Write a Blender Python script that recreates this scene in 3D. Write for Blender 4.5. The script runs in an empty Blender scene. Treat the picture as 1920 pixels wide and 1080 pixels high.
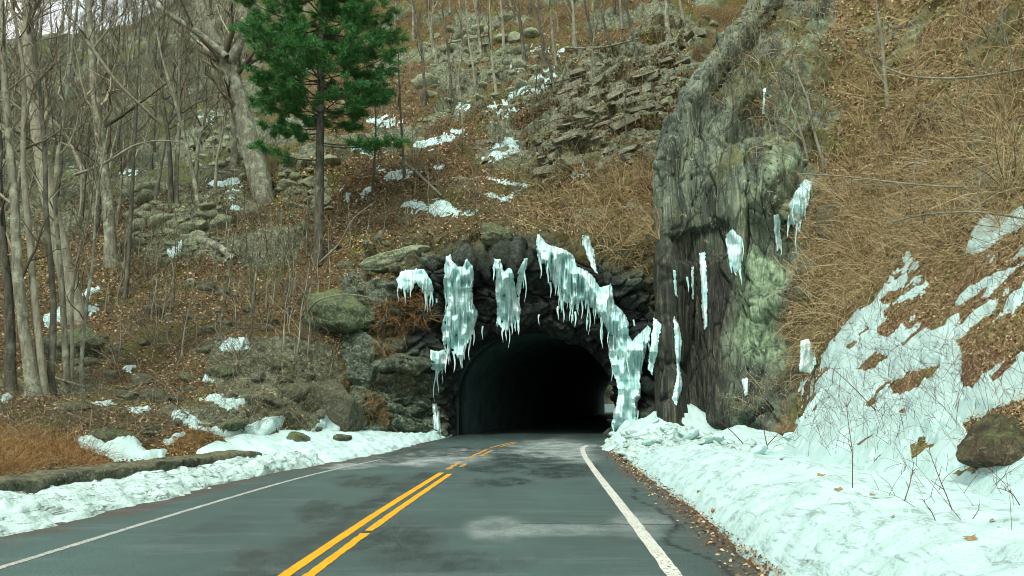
import bpy, math, random
import numpy as np
from mathutils import Vector, Matrix, Euler
from mathutils.bvhtree import BVHTree

# ------------------------------------------------------------------ camera, sky, sun, exposure
F, PITCH, CH = 1387.0, math.radians(8.6), 1.6
SC = bpy.context.scene
COL = SC.collection
cam_d = bpy.data.cameras.new('camera'); cam_d.lens = 36 * F / 1920; cam_d.sensor_width = 36
cam_d.clip_start = 0.1; cam_d.clip_end = 4000
cam = bpy.data.objects.new('camera', cam_d); COL.objects.link(cam)
cam.location = (0, 0, CH); cam.rotation_euler = (math.pi / 2 + PITCH, 0, 0)
SC.camera = cam
W = bpy.data.worlds.new('World'); SC.world = W; W.use_nodes = True
wn = W.node_tree.nodes; wl = W.node_tree.links
bgn = wn['Background']
SUN_EL, SUN_AZ = math.radians(48), math.radians(200)      # azimuth the light comes from, clockwise from +Y
sky = wn.new('ShaderNodeTexSky'); sky.sky_type = 'NISHITA'; sky.sun_disc = False
sky.sun_elevation = SUN_EL; sky.sun_rotation = SUN_AZ; sky.dust_density = 3.0; sky.air_density = 1.0
# cloud cover: even pale veil with soft warm and blue breaks
tc = wn.new('ShaderNodeTexCoord'); nz = wn.new('ShaderNodeTexNoise'); nz.inputs['Scale'].default_value = 3.5
nz.inputs['Detail'].default_value = 4
rp = wn.new('ShaderNodeValToRGB')
rp.color_ramp.elements[0].position = .36; rp.color_ramp.elements[0].color = (6.4, 7.9, 7.8, 1)
rp.color_ramp.elements[1].position = .66; rp.color_ramp.elements[1].color = (10.4, 8.7, 7.8, 1)
mx = wn.new('ShaderNodeMix'); mx.data_type = 'RGBA'; mx.inputs['Factor'].default_value = .8
wl.new(tc.outputs['Generated'], nz.inputs['Vector']); wl.new(nz.outputs['Fac'], rp.inputs['Fac'])
wl.new(sky.outputs['Color'], mx.inputs['A']); wl.new(rp.outputs['Color'], mx.inputs['B'])
wl.new(mx.outputs['Result'], bgn.inputs['Color']); bgn.inputs['Strength'].default_value = 0.098
sun_d = bpy.data.lights.new('sun', 'SUN'); sun_d.energy = 1.5; sun_d.angle = math.radians(12)
sun_d.color = (1.0, .985, .88)
sun = bpy.data.objects.new('sun', sun_d); COL.objects.link(sun)
sd = Vector((math.sin(SUN_AZ) * math.cos(SUN_EL), math.cos(SUN_AZ) * math.cos(SUN_EL), math.sin(SUN_EL)))
sun.rotation_euler = sd.to_track_quat('Z', 'Y').to_euler(); sun.location = (0, -20, 60)
SC.view_settings.view_transform = 'Standard'; SC.view_settings.look = 'None'
SC.view_settings.exposure = 0.92; SC.view_settings.gamma = 1.0
SC.render.engine = 'CYCLES'
SC.cycles.max_bounces = 5; SC.cycles.diffuse_bounces = 3; SC.cycles.glossy_bounces = 2
SC.cycles.transparent_max_bounces = 6; SC.cycles.filter_width = 1.0

# ------------------------------------------------------------------ maths helpers
cp, sp = math.cos(PITCH), math.sin(PITCH)
def at(px, py, Y):
    px = np.asarray(px, float); py = np.asarray(py, float); Y = np.asarray(Y, float)
    u = px - 960; v = 540 - py
    d = F * cp - v * sp
    return np.stack(np.broadcast_arrays(u / d * Y, Y, CH + (F * sp + v * cp) / d * Y), -1)
def proj(P):
    P = np.asarray(P, float)
    x, y, z = P[..., 0], P[..., 1], P[..., 2] - CH
    d = np.maximum(y * cp + z * sp, .05)
    return 960 + F * x / d, 540 - F * (-y * sp + z * cp) / d
def ground_pt(px, py, z=0.0):
    u = px - 960; v = 540 - py
    k = (z - CH) / (F * sp + v * cp)
    return np.array([u * k, (F * cp - v * sp) * k, z])

def _h(ix, iy, iz, s):
    n = (ix.astype(np.int64) * 374761393 + iy.astype(np.int64) * 668265263 + iz.astype(np.int64) * 2147483647 + s * 1274126177) & 0xffffffff
    n = ((n ^ (n >> 13)) * 1274126177) & 0xffffffff
    n = ((n ^ (n >> 16)) * 2246822519) & 0xffffffff
    return ((n ^ (n >> 15)) & 0xffffff) / float(0xffffff)
def vnoise(P, s=0):
    i = np.floor(P).astype(np.int64); f = P - i; f = f * f * (3 - 2 * f)
    o = 0
    for a in (0, 1):
        for b in (0, 1):
            for c in (0, 1):
                w = (f[..., 0] if a else 1 - f[..., 0]) * (f[..., 1] if b else 1 - f[..., 1]) * (f[..., 2] if c else 1 - f[..., 2])
                o = o + w * _h(i[..., 0] + a, i[..., 1] + b, i[..., 2] + c, s)
    return o * 2 - 1
def fbm(P, sc, octv=4, s=0, gain=.5):
    P = P * np.asarray(sc, float); o = 0; a = 1.; t = 0
    for k in range(octv):
        o = o + a * vnoise(P + 17.3 * k, s + k * 7); t += a; a *= gain; P = P * 2.03
    return o / t * 1.6
def voro(P, sc, s=0):
    """distance to nearest and second nearest cell centre, and the nearest cell's random number"""
    P = P * np.asarray(sc, float); i = np.floor(P).astype(np.int64); f1 = np.full(P.shape[:-1], 9.); f2 = f1.copy(); cid = f1 * 0
    off = f1 * 0
    for a in (-1, 0, 1):
        for b in (-1, 0, 1):
            for c in (-1, 0, 1):
                x, y, z = i[..., 0] + a, i[..., 1] + b, i[..., 2] + c
                q = np.stack([x + _h(x, y, z, s), y + _h(x, y, z, s + 1), z + _h(x, y, z, s + 2)], -1)
                dv = P - q
                d = np.sqrt((dv ** 2).sum(-1)); r = _h(x, y, z, s + 3)
                tilt = dv[..., 0] * (_h(x, y, z, s + 4) - .5) + dv[..., 2] * (_h(x, y, z, s + 5) - .5)
                n = d < f1
                f2 = np.where(n, f1, np.minimum(f2, d)); cid = np.where(n, r, cid); off = np.where(n, tilt, off); f1 = np.where(n, d, f1)
    return f1, f2, cid, off
def sstep(a, b, x):
    t = np.clip((x - a) / (b - a), 0, 1); return t * t * (3 - 2 * t)
def sdf(poly, X, Y):
    """signed distance in the units of X, Y; positive inside"""
    P = np.asarray(poly, float); best = np.full(X.shape, 1e9); ins = np.zeros(X.shape, bool)
    for (x0, y0), (x1, y1) in zip(P, np.roll(P, -1, 0)):
        ex, ey = x1 - x0, y1 - y0; t = np.clip(((X - x0) * ex + (Y - y0) * ey) / (ex * ex + ey * ey + 1e-9), 0, 1)
        best = np.minimum(best, np.hypot(X - x0 - t * ex, Y - y0 - t * ey))
        if abs(ey) > 1e-9:
            c = ((y0 > Y) != (y1 > Y)) & (X < (x1 - x0) * (Y - y0) / (y1 - y0) + x0); ins ^= c
    return np.where(ins, best, -best)

# ------------------------------------------------------------------ object helpers
def tag(o, label=None, cat=None, group=None, kind=None):
    if label: o['label'] = label
    if cat: o['category'] = cat
    if group: o['group'] = group
    if kind: o['kind'] = kind
    return o
def new_mesh(name, V, Fc, mats, smooth=True, attrs=None, fmat=None):
    """Fc: an (n,3) or (n,4) index array or a list of them"""
    if not (isinstance(Fc, list) and isinstance(Fc[0], np.ndarray)): Fc = [Fc]
    Fc = [np.asarray(f, np.int32) for f in Fc if len(f)]
    me = bpy.data.meshes.new(name); V = np.asarray(V, np.float32)
    me.vertices.add(len(V)); me.vertices.foreach_set('co', V.ravel())
    nf = sum(len(f) for f in Fc); nl = sum(f.size for f in Fc)
    me.loops.add(nl); me.loops.foreach_set('vertex_index', np.concatenate([f.ravel() for f in Fc]))
    tot = np.concatenate([np.full(len(f), f.shape[1], np.int32) for f in Fc]); st = np.concatenate([[0], np.cumsum(tot)[:-1]]).astype(np.int32)
    me.polygons.add(nf); me.polygons.foreach_set('loop_start', st); me.polygons.foreach_set('loop_total', tot)
    me.polygons.foreach_set('use_smooth', np.full(nf, smooth))
    for m in (mats if isinstance(mats, (list, tuple)) else [mats]): me.materials.append(m)
    if fmat is not None: me.polygons.foreach_set('material_index', np.asarray(fmat, np.int32))
    for k, a in (attrs or {}).items():
        at_ = me.attributes.new(k, 'FLOAT', 'POINT'); at_.data.foreach_set('value', np.asarray(a, np.float32).ravel())
    me.update(calc_edges=True)
    return me
def link(name, me, parent=None, loc=None, rot=None, scale=None):
    o = bpy.data.objects.new(name, me); COL.objects.link(o)
    if parent is not None: o.parent = parent
    if loc is not None: o.location = [float(v) for v in loc]
    if rot is not None: o.rotation_euler = [float(v) for v in rot]
    if scale is not None: o.scale = scale if isinstance(scale, (tuple, list)) else (scale,) * 3
    return o
def mobj(name, V, Fc, mat, parent=None, loc=None, smooth=True, attrs=None, fmat=None):
    V = np.asarray(V, float)
    if loc is not None: V = V - np.asarray(loc, float)
    return link(name, new_mesh(name, V, Fc, mat, smooth, attrs, fmat), parent, loc)
def grid_faces(r, c, keep=None):
    i = np.arange(r - 1)[:, None] * c + np.arange(c - 1)[None, :]
    q = np.stack([i, i + 1, i + c + 1, i + c], -1).reshape(-1, 4)
    if keep is not None: q = q[keep.reshape(-1)]
    return q
def compact(V, Fc, attrs=None):
    u, inv = np.unique(np.concatenate([f.ravel() for f in Fc]), return_inverse=True)
    out = []; k = 0
    for f in Fc: out.append(inv[k:k + f.size].reshape(f.shape)); k += f.size
    return V[u], out, {a: b[u] for a, b in (attrs or {}).items()}
def tubes(P, R, sides=3):
    """P (n,k,3), R (n,k) -> vertices, quads"""
    n, k, _ = P.shape
    T = np.gradient(P, axis=1); T /= np.linalg.norm(T, axis=-1, keepdims=True) + 1e-9
    up = np.where(np.abs(T[..., 2:3]) > .9, np.array([1., 0, 0]), np.array([0, 0, 1.]))
    A = np.cross(T, up); A /= np.linalg.norm(A, axis=-1, keepdims=True) + 1e-9; B = np.cross(T, A)
    a = np.arange(sides) / sides * 2 * np.pi
    V = P[:, :, None] + R[:, :, None, None] * (A[:, :, None] * np.cos(a)[:, None] + B[:, :, None] * np.sin(a)[:, None])
    V = V.reshape(-1, 3)
    b = (np.arange(n)[:, None, None] * k + np.arange(k - 1)[None, :, None]) * sides
    s = np.arange(sides)[None, None]; s2 = (s + 1) % sides
    Q = np.stack([b + s, b + s2, b + sides + s2, b + sides + s], -1).reshape(-1, 4)
    return V, Q
def join(parts):
    V = []; Fs = []; n = 0
    for v, f in parts:
        V.append(v); Fs.append(f + n); n += len(v)
    d = {}
    for f in Fs: d.setdefault(f.shape[1], []).append(f)
    return np.concatenate(V), [np.concatenate(x) for x in d.values()]

class Patch:
    def __init__(s, rows):
        s.C = np.array([[(c[1:] if len(c) == 4 else at(*c)) for c in r] for r in rows], float)   # a 4-tuple ('w',x,y,z) is a world point
        s.R, s.K = s.C.shape[:2]
    def at(s, u, w):
        def wt(t, n):
            i = np.clip(np.floor(t).astype(int), 0, n - 2); f = t - i
            W4 = np.stack([-.5 * f + f * f - .5 * f ** 3, 1 - 2.5 * f * f + 1.5 * f ** 3, .5 * f + 2 * f * f - 1.5 * f ** 3, -.5 * f * f + .5 * f ** 3], -1)
            return np.clip(i[..., None] + np.arange(-1, 3), 0, n - 1), W4
        iu, wu = wt(u, s.K); iw, ww = wt(w, s.R); o = 0
        for a in range(4):
            for b in range(4): o = o + (ww[..., a] * wu[..., b])[..., None] * s.C[iw[..., a], iu[..., b]]
        return o
    def frame(s, u, w, flip=1):
        e = .02; P = s.at(u, w)
        N = np.cross(s.at(np.minimum(u + e, s.K - 1), w) - s.at(np.maximum(u - e, 0), w), s.at(u, np.minimum(w + e, s.R - 1)) - s.at(u, np.maximum(w - e, 0)))
        N /= np.linalg.norm(N, axis=-1, keepdims=True) + 1e-9
        return P, N * flip

# ------------------------------------------------------------------ materials
class M:
    """small wrapper for building procedural node materials"""
    def __init__(s, name, rough=.9, spec=.25):
        s.m = bpy.data.materials.new(name); s.m.use_nodes = True; s.t = s.m.node_tree; s.b = s.t.nodes['Principled BSDF']
        s.b.inputs['Roughness'].default_value = rough; s.b.inputs['Specular IOR Level'].default_value = spec
        s.geo = s.t.nodes.new('ShaderNodeNewGeometry'); s.pos = s.geo.outputs['Position']; s.h = None
    def n(s, t): return s.t.nodes.new(t)
    def l(s, a, b): s.t.links.new(a, b)
    def vec(s, sc, rot=(0, 0, 0)):
        mp = s.n('ShaderNodeMapping'); mp.inputs['Scale'].default_value = sc if isinstance(sc, tuple) else (sc,) * 3
        mp.inputs['Rotation'].default_value = rot; s.l(s.pos, mp.inputs['Vector']); return mp.outputs['Vector']
    def noise(s, sc, detail=5, rough=.6, dist=0., rot=(0, 0, 0)):
        k = s.n('ShaderNodeTexNoise'); k.inputs['Scale'].default_value = 1; k.inputs['Detail'].default_value = detail
        k.inputs['Roughness'].default_value = rough; k.inputs['Distortion'].default_value = dist
        s.l(s.vec(sc, rot), k.inputs['Vector']); return k.outputs['Fac']
    def voro(s, sc, feature='F1', rot=(0, 0, 0), out='Distance'):
        k = s.n('ShaderNodeTexVoronoi'); k.feature = feature; k.inputs['Scale'].default_value = 1
        s.l(s.vec(sc, rot), k.inputs['Vector']); return k.outputs[out]
    def attr(s, name):
        k = s.n('ShaderNodeAttribute'); k.attribute_name = name; return k.outputs['Fac']
    def rnd(s): return s.geo.outputs['Random Per Island']
    def objrnd(s):
        k = s.n('ShaderNodeObjectInfo'); return k.outputs['Random']
    def maprange(s, x, a, b, c=0., d=1.):
        k = s.n('ShaderNodeMapRange'); s.l(x, k.inputs[0])
        for i, v in enumerate((a, b, c, d)): k.inputs[i + 1].default_value = v
        return k.outputs[0]
    def math(s, op, a, b=None):
        k = s.n('ShaderNodeMath'); k.operation = op
        for i, v in enumerate((a, b)):
            if v is None: continue
            if isinstance(v, (int, float)): k.inputs[i].default_value = v
            else: s.l(v, k.inputs[i])
        return k.outputs[0]
    def ramp(s, x, stops):
        k = s.n('ShaderNodeValToRGB'); e = k.color_ramp.elements
        while len(e) < len(stops): e.new(.5)
        for q, (p, c) in zip(e, stops): q.position = p; q.color = (*c, 1)
        s.l(x, k.inputs[0]); return k.outputs[0]
    def mix(s, f, a, b, mode='MIX'):
        k = s.n('ShaderNodeMix'); k.data_type = 'RGBA'; k.blend_type = mode
        for nm, v in (('Factor', f), ('A', a), ('B', b)):
            if isinstance(v, (int, float)): k.inputs[nm].default_value = v
            elif isinstance(v, tuple): k.inputs[nm].default_value = (*v, 1)
            else: s.l(v, k.inputs[nm])
        return k.outputs['Result']
    def up(s):
        k = s.n('ShaderNodeSeparateXYZ'); s.l(s.geo.outputs['Normal'], k.inputs[0]); return k.outputs['Z']
    def bump(s, h, strength=.5, dist=.05):
        k = s.n('ShaderNodeBump'); k.inputs['Strength'].default_value = strength; k.inputs['Distance'].default_value = dist
        s.l(h, k.inputs['Height'])
        if s.h: s.l(s.h, k.inputs['Normal'])
        s.h = k.outputs['Normal']
    def done(s, col, rough=None):
        if isinstance(col, tuple): s.b.inputs['Base Color'].default_value = (*col, 1)
        else: s.l(col, s.b.inputs['Base Color'])
        if rough is not None: s.l(rough, s.b.inputs['Roughness'])
        if s.h: s.l(s.h, s.b.inputs['Normal'])
        return s.m

def rock_layers(k, dark, mid, pale, sc=1., stretch=(1, 1, 1), lichen=.5, rot=(0, 0, 0)):
    v = lambda q: tuple(q * sc * e for e in stretch)
    c = k.ramp(k.noise(v(1.3), 9, .78, .4, rot), [(.36, dark), (.5, mid), (.66, tuple(x * 1.7 for x in mid))])
    blot = k.maprange(k.noise(v(5.5), 7, .8, .6, rot), .60 - .12 * lichen, .66 - .12 * lichen)
    c = k.mix(k.math('MULTIPLY', blot, .85), c, pale)
    c = k.mix(k.maprange(k.noise(v(19.), 4, .7, 0., rot), .58, .64, 0, .6), c, tuple(x * .45 for x in dark))
    crack = k.maprange(k.voro(v(2.1), 'DISTANCE_TO_EDGE', rot), .0, .035, 1, 0)
    c = k.mix(k.math('MULTIPLY', crack, .55), c, tuple(x * .3 for x in dark))
    k.bump(k.noise(v(4), 9, .8, .3, rot), 1., .2); k.bump(k.voro(v(7), 'F1', rot), .4, .03)
    return c
def mat_hill():
    k = M('hillside', .95, .15)
    rock = rock_layers(k, (.045, .058, .040), (.15, .18, .12), (.40, .47, .31), 1.0, lichen=.75)
    lit = k.ramp(k.noise(9., 6, .8), [(.3, (.016, .013, .007)), (.5, (.105, .078, .036)), (.64, (.32, .245, .125))])
    lit = k.mix(k.maprange(k.noise(.35, 4), .42, .66), lit, k.ramp(k.noise(7., 5, .8), [(.38, (.03, .020, .009)), (.55, (.18, .115, .048)), (.66, (.35, .245, .12))]))
    lit = k.mix(k.maprange(k.noise(.5, 5, .7, rot=(1, 2, 0)), .5, .68, 0, .6), lit, k.ramp(k.noise(12., 5, .8), [(.38, (.03, .038, .018)), (.6, (.16, .17, .085))]))
    moss = k.ramp(k.noise(6., 5, .8), [(.38, (.03, .04, .008)), (.62, (.20, .225, .045))])
    lit = k.mix(k.attr('cool'), lit, k.ramp(k.noise(5., 6, .8), [(.38, (.018, .03, .022)), (.52, (.07, .10, .07)), (.64, (.2, .25, .18))]))
    c = k.mix(k.attr('rock'), lit, rock)
    c = k.mix(k.attr('moss'), c, moss)
    return k.done(c)
def mat_cliff():
    k = M('cliff_rock', .75, .35)
    st = (1.6, 1.0, .22)
    a = k.ramp(k.noise((1.1, .8, .25), 7, .62), [(.36, (.028, .040, .030)), (.5, (.095, .128, .090)), (.66, (.22, .275, .185))])
    a = k.mix(k.maprange(k.noise((14., 9., .5), 3, .5), .56, .62, 0, .55), a, (.045, .055, .042))
    a = k.mix(k.maprange(k.noise((26., 18., 1.3), 3, .5), .60, .66, 0, .5), a, (.36, .40, .30))
    a = k.mix(k.maprange(k.noise(2.6, 6, .75), .60, .66, 0, .8), a, (.42, .48, .33))
    a = k.mix(k.maprange(k.voro((1.5, 1.2, .28), 'DISTANCE_TO_EDGE'), 0, .03, .9, 0), a, (.012, .015, .012))
    a = k.mix(k.maprange(k.voro((.5, .5, .8), 'DISTANCE_TO_EDGE', (0, .5, 0)), 0, .012, .8, 0), a, (.012, .015, .012))
    g = k.ramp(k.noise((2.5, 2.5, 1.8), 7, .75), [(.38, (.04, .06, .04)), (.5, (.16, .25, .15)), (.62, (.36, .48, .32))])
    a = k.mix(k.attr('green'), a, g)
    wet = k.ramp(k.noise((7., 4., .4), 7, .75), [(.36, (.005, .008, .007)), (.5, (.022, .028, .021)), (.6, (.075, .078, .052)), (.7, (.20, .20, .14))])
    a = k.mix(k.attr('wet'), a, wet)
    lit = k.ramp(k.noise(8., 6, .8), [(.36, (.028, .021, .010)), (.5, (.16, .112, .050)), (.63, (.38, .275, .14))])
    lit = k.mix(k.maprange(k.noise(.6, 5, .7), .48, .60, 0, .8), lit, k.ramp(k.noise(9., 5, .8), [(.38, (.03, .035, .008)), (.62, (.20, .21, .05))]))
    c = k.mix(k.attr('soil'), a, lit)
    c = k.mix(k.attr('moss'), c, k.ramp(k.noise(5., 5, .8), [(.35, (.04, .05, .01)), (.7, (.17, .17, .035))]))
    k.bump(k.noise((8., 6., .5), 5, .6), .8, .10); k.bump(k.noise(5., 7, .7), .5, .08)
    return k.done(c)
def mat_portal():
    k = M('portal_rock', .6, .4)
    dry = rock_layers(k, (.026, .036, .026), (.10, .14, .095), (.34, .43, .29), 1.5, (1, 1, 1), .7)
    wet = k.ramp(k.noise((1.8, 1.8, 3.2), 7, .7), [(.38, (.005, .009, .008)), (.55, (.024, .034, .030)), (.66, (.085, .105, .085))])
    c = k.mix(k.attr('wet'), dry, wet)
    c = k.mix(k.attr('moss'), c, k.ramp(k.noise(5., 5, .8), [(.35, (.035, .03, .008)), (.7, (.17, .14, .03))]))
    k.bump(k.voro((1.3, 1.3, 2.6), 'DISTANCE_TO_EDGE'), .5, .12)
    return k.done(c)
def mat_boulder(name, mid, pale, lich, moss=.3):
    k = M(name, .9, .2)
    c = rock_layers(k, tuple(x * .4 for x in mid), mid, pale, 1.7, lichen=lich)
    c = k.mix(k.math('MULTIPLY', k.maprange(k.objrnd(), 0, 1, 0, .35), 1.), c, (.11, .085, .06))
    top = k.math('MULTIPLY', k.maprange(k.up(), .35, .9), k.maprange(k.noise(2.2, 5, .7), .42, .6, 0, moss * 1.6))
    c = k.mix(top, c, k.ramp(k.noise(8., 4, .8), [(.4, (.08, .11, .035)), (.6, (.27, .34, .14))]))
    return k.done(c)
def mat_snow(name='snow', dirty=0., tint=(.44, .64, .61)):
    k = M(name, .55, .3)
    c = k.mix(k.maprange(k.noise(1.6, 5), .3, .7), tint, tuple(min(x * 1.07, .93) for x in tint))
    c = k.mix(k.maprange(k.noise(38., 3, .6), .66, .74, 0, .5), c, (.16, .13, .10))
    if dirty:
        c = k.mix(k.maprange(k.noise((3.5, 1.6, 8.), 8, .85, 1.), .52, .60, 0, dirty), c, (.055, .06, .052))
    k.bump(k.noise(3.2, 7, .62), .6, .12); k.bump(k.noise(26., 4, .6), .5, .025)
    c = k.mix(k.maprange(k.noise((2.2, 1.1, 5.), 7, .8, .8), .60, .70, 0, .35), c, (.42, .52, .50))
    return k.done(c)
def mat_ice():
    k = M('ice', .22, .6)
    st = (6., 6., .5)
    c = k.ramp(k.noise(st, 3, .5), [(.32, (.42, .74, .72)), (.5, (.62, .88, .85)), (.64, (.80, .94, .91))])
    c = k.mix(k.maprange(k.noise(1.1, 4), .45, .62, 0, .4), c, (.38, .72, .72)); c = k.mix(k.math('MULTIPLY', k.attr('clear'), .4), c, (.13, .36, .37))
    k.b.inputs['Subsurface Weight'].default_value = .25; k.b.inputs['Subsurface Radius'].default_value = (.08, .2, .22)
    k.b.inputs['Subsurface Scale'].default_value = .3
    k.bump(k.noise((8., 8., .7), 3, .5), .35, .05)
    return k.done(c)
def mat_bark(name, a, b, lich=(.2, .24, .17), amt=.5):
    k = M(name, .95, .1)
    c = k.ramp(k.noise((9., 9., 1.6), 6, .7), [(.3, a), (.7, b)])
    c = k.mix(k.maprange(k.noise(1.8, 5, .7), .5, .64, 0, amt), c, lich)
    k.bump(k.noise((16., 16., 3.), 5, .7), .7, .03)
    return k.done(c)
def mat_island(name, stops, rough=.9, trans=0.):
    k = M(name, rough, .15)
    return k.done(k.ramp(k.rnd(), stops))
def mat_plain(name, sc, stops, rough=.9, bd=.02, bs=.5):
    k = M(name, rough, .2); c = k.ramp(k.noise(sc, 6, .7), stops); k.bump(k.noise(sc, 6, .7), bs, bd); return k.done(c)

MT = {}
MT['hill'] = mat_hill(); MT['cliff'] = mat_cliff(); MT['portal'] = mat_portal()
MT['boulder'] = mat_boulder('boulder_stone', (.13, .145, .10), (.36, .42, .28), .6, .3)
MT['talus'] = mat_boulder('talus_stone', (.25, .30, .19), (.52, .60, .40), 1.0, .3)
MT['brown_stone'] = mat_boulder('brown_stone', (.13, .115, .07), (.33, .32, .21), .5, .5)
MT['mossy'] = mat_boulder('mossy_stone', (.12, .155, .09), (.32, .42, .24), .7, .6)
MT['ledge'] = mat_boulder('ledge_stone', (.27, .285, .20), (.54, .58, .42), .9, .25)
MT['snow'] = mat_snow(); MT['snow_dirty'] = mat_snow('ploughed_snow', .95, (.43, .61, .57)); MT['snow_grit'] = mat_snow('gritty_snow', .95, (.38, .53, .49))
MT['ice'] = mat_ice()
MT['bark'] = mat_bark('bark_grey', (.07, .075, .055), (.27, .275, .205), (.36, .42, .30), .9)
MT['bark_dark'] = mat_bark('bark_dark', (.03, .032, .026), (.12, .12, .09), (.20, .22, .15), .6)
MT['bark_pale'] = mat_bark('bark_pale', (.11, .11, .08), (.31, .305, .225), (.34, .39, .28), .6)
MT['twig'] = mat_island('twigs_grey', [(0, (.035, .036, .024)), (.55, (.13, .125, .082)), (.85, (.27, .255, .17)), (1, (.45, .43, .31))])
MT['brush'] = mat_island('brush_tan', [(0, (.05, .038, .018)), (.35, (.22, .168, .078)), (.75, (.50, .40, .205)), (1, (.70, .61, .40))])
MT['cane'] = mat_island('cane_red', [(0, (.07, .03, .028)), (1, (.17, .075, .055))])
MT['leaf'] = mat_island('dead_leaves', [(0, (.04, .026, .012)), (.35, (.15, .098, .045)), (.7, (.33, .225, .115)), (.9, (.50, .39, .23)), (1, (.64, .55, .38))])
MT['rust'] = mat_island('rusty_fern', [(0, (.08, .045, .018)), (.5, (.28, .16, .06)), (1, (.52, .36, .16))])
MT['needle'] = mat_island('pine_needles', [(0, (.02, .08, .028)), (.5, (.045, .19, .055)), (.85, (.09, .28, .07)), (1, (.20, .36, .10))], .7)

# ------------------------------------------------------------------ road geometry (world curves fitted to the carriageway)
def curve_from_px(pts, near_slope=.04):
    g = np.array([ground_pt(*p) for p in pts]); y = g[:, 1]; x = g[:, 0]; o = np.argsort(y); y, x = y[o], x[o]
    y = np.concatenate([[y[0] - 40], y]); x = np.concatenate([[x[0] - 40 * near_slope], x])
    return lambda Y: sum(np.interp(np.asarray(Y, float) + q, y, x) for q in np.linspace(-2.2, 2.2, 12)) / 12
def blend_tunnel(f, x35, x90):
    def g(Y):
        Y = np.asarray(Y, float); a = np.interp(Y, [34, 90, 200], [x35, x90, x90 + (x90 - x35) * 110 / 56])
        t = sstep(25, 34, Y); return f(Y) * (1 - t) + a * t
    return g
XL = blend_tunnel(curve_from_px([(0, 1065), (340, 960), (580, 890), (700, 865), (800, 842)]), -2.0, 11.6)
XC = blend_tunnel(curve_from_px([(555, 1080), (712, 968), (858, 873), (942, 832)]), 1.0, 14.7)
XR = blend_tunnel(curve_from_px([(1265, 1080), (1190, 980), (1120, 890), (1092, 850), (1093, 832)]), 4.0, 17.8)
XE = blend_tunnel(curve_from_px([(1425, 1080), (1300, 960), (1172, 868), (1140, 838)]), 4.7, 18.3)    # edge of the asphalt, right
XLE = lambda Y: XL(Y) - np.interp(Y, [0, 9, 18, 26, 34], [1.5, 1.3, 1.0, .9, .7])

def strip(name, fa, fb, ys, z, mat, n=2, kind='structure', jag=0., seed=0):
    ys = np.asarray(ys, float); a = fa(ys); b = fb(ys); t = np.linspace(0, 1, n)
    X = a[:, None] * (1 - t) + b[:, None] * t; Y = np.repeat(ys[:, None], n, 1)
    if jag:
        P = np.stack([X, Y, X * 0], -1); j = vnoise(P * 7, seed) * jag + vnoise(P * 23, seed + 1) * jag * .6
        X[:, 0] += j[:, 0]; X[:, -1] -= j[:, -1]
    V = np.stack([X, Y, np.full_like(X, z)], -1).reshape(-1, 3)
    o = mobj(name, V, grid_faces(len(ys), n)[:, ::-1], mat)
    if kind: o['kind'] = kind
    return o
k = M('asphalt', .85, .35)
c = k.ramp(k.noise((.5, .22, 1), 5, .6), [(.3, (.020, .048, .043)), (.7, (.042, .096, .084))])
c = k.mix(k.maprange(k.noise((1.1, .35, 1), 5, .7), .56, .72, 0, .75), c, (.022, .030, .030))
c = k.mix(k.attr('salt_pale'), c, k.ramp(k.noise((1.4, 1., 1.), 6, .75), [(.4, (.11, .145, .14)), (.6, (.33, .40, .38))]))
wetm = k.math('MULTIPLY', k.attr('damp'), k.maprange(k.noise((2.4, 1.1, 1), 8, .85), .34, .60))
c = k.mix(wetm, c, (.010, .015, .016))
c = k.mix(k.maprange(k.noise(70., 2, .5), .45, .7, 0, .5), c, (.15, .20, .19))
c = k.mix(k.math('MULTIPLY', k.maprange(k.voro((.55, .28, 1.), 'DISTANCE_TO_EDGE'), 0, .006, 1, 0), .12), c, (.01, .012, .012))
c = k.mix(k.attr('dirt'), c, k.ramp(k.noise(14., 5, .8), [(.35, (.025, .03, .027)), (.7, (.12, .10, .07))]))
c = k.mix(k.attr('crack'), c, (.008, .011, .011))
c = k.mix(k.maprange(k.noise((.35, 2.2, 1), 6, .8), .52, .62, 0, .3), c, (.13, .17, .165)); c = k.mix(k.maprange(k.noise((38., 22., 1.), 3, .6), .56, .62, 0, .45), c, (.02, .03, .03))
k.bump(k.noise(120., 2, .5), .6, .008); k.bump(k.noise(1.5, 4), .2, .03)
MT['asphalt'] = k.done(c, k.maprange(wetm, 0, .7, .8, .3))
ys = np.concatenate([np.arange(-25, 4, .5), np.arange(4, 36, .05), np.arange(36, 140, 1.)]); nx = 120
a, b = XLE(ys), XE(ys); t = np.linspace(0, 1, nx); X = a[:, None] * (1 - t) + b[:, None] * t; Y = np.repeat(ys[:, None], nx, 1)
PX, PY = proj(np.stack([X, Y, X * 0], -1))
P3 = np.stack([X, Y, X * 0], -1); jx = PX + 25 * fbm(P3, (1.2, .6, 1), 4, 3); jy = PY + 7 * fbm(P3, (1.2, .6, 1), 4, 9)
def blob(cx, cy, rx, ry): return sstep(0, .8, 1.45 - np.hypot((jx - cx) / rx, (jy - cy) / ry))
damp = np.zeros_like(X)
for q in [(750, 1010, 75, 28), (840, 1050, 130, 20), (990, 862, 80, 10), (1060, 880, 70, 14), (930, 880, 60, 10), (700, 905, 70, 12), (620, 960, 60, 20), (500, 1060, 60, 30), (700, 860, 90, 8), (940, 905, 60, 9), (820, 845, 120, 9)]:
    damp = np.maximum(damp, blob(*q) * (1. if q[0] != 840 else .75))
damp = np.maximum(damp, np.exp(-((X - XC(Y) + .38) / .32) ** 2) * .95 * (Y < 17)); damp = np.maximum(damp, sstep(27, 33, Y) * .8)
damp = np.maximum(damp, np.exp(-((X - XR(Y) - .45) / .25) ** 2) * .35)
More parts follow.
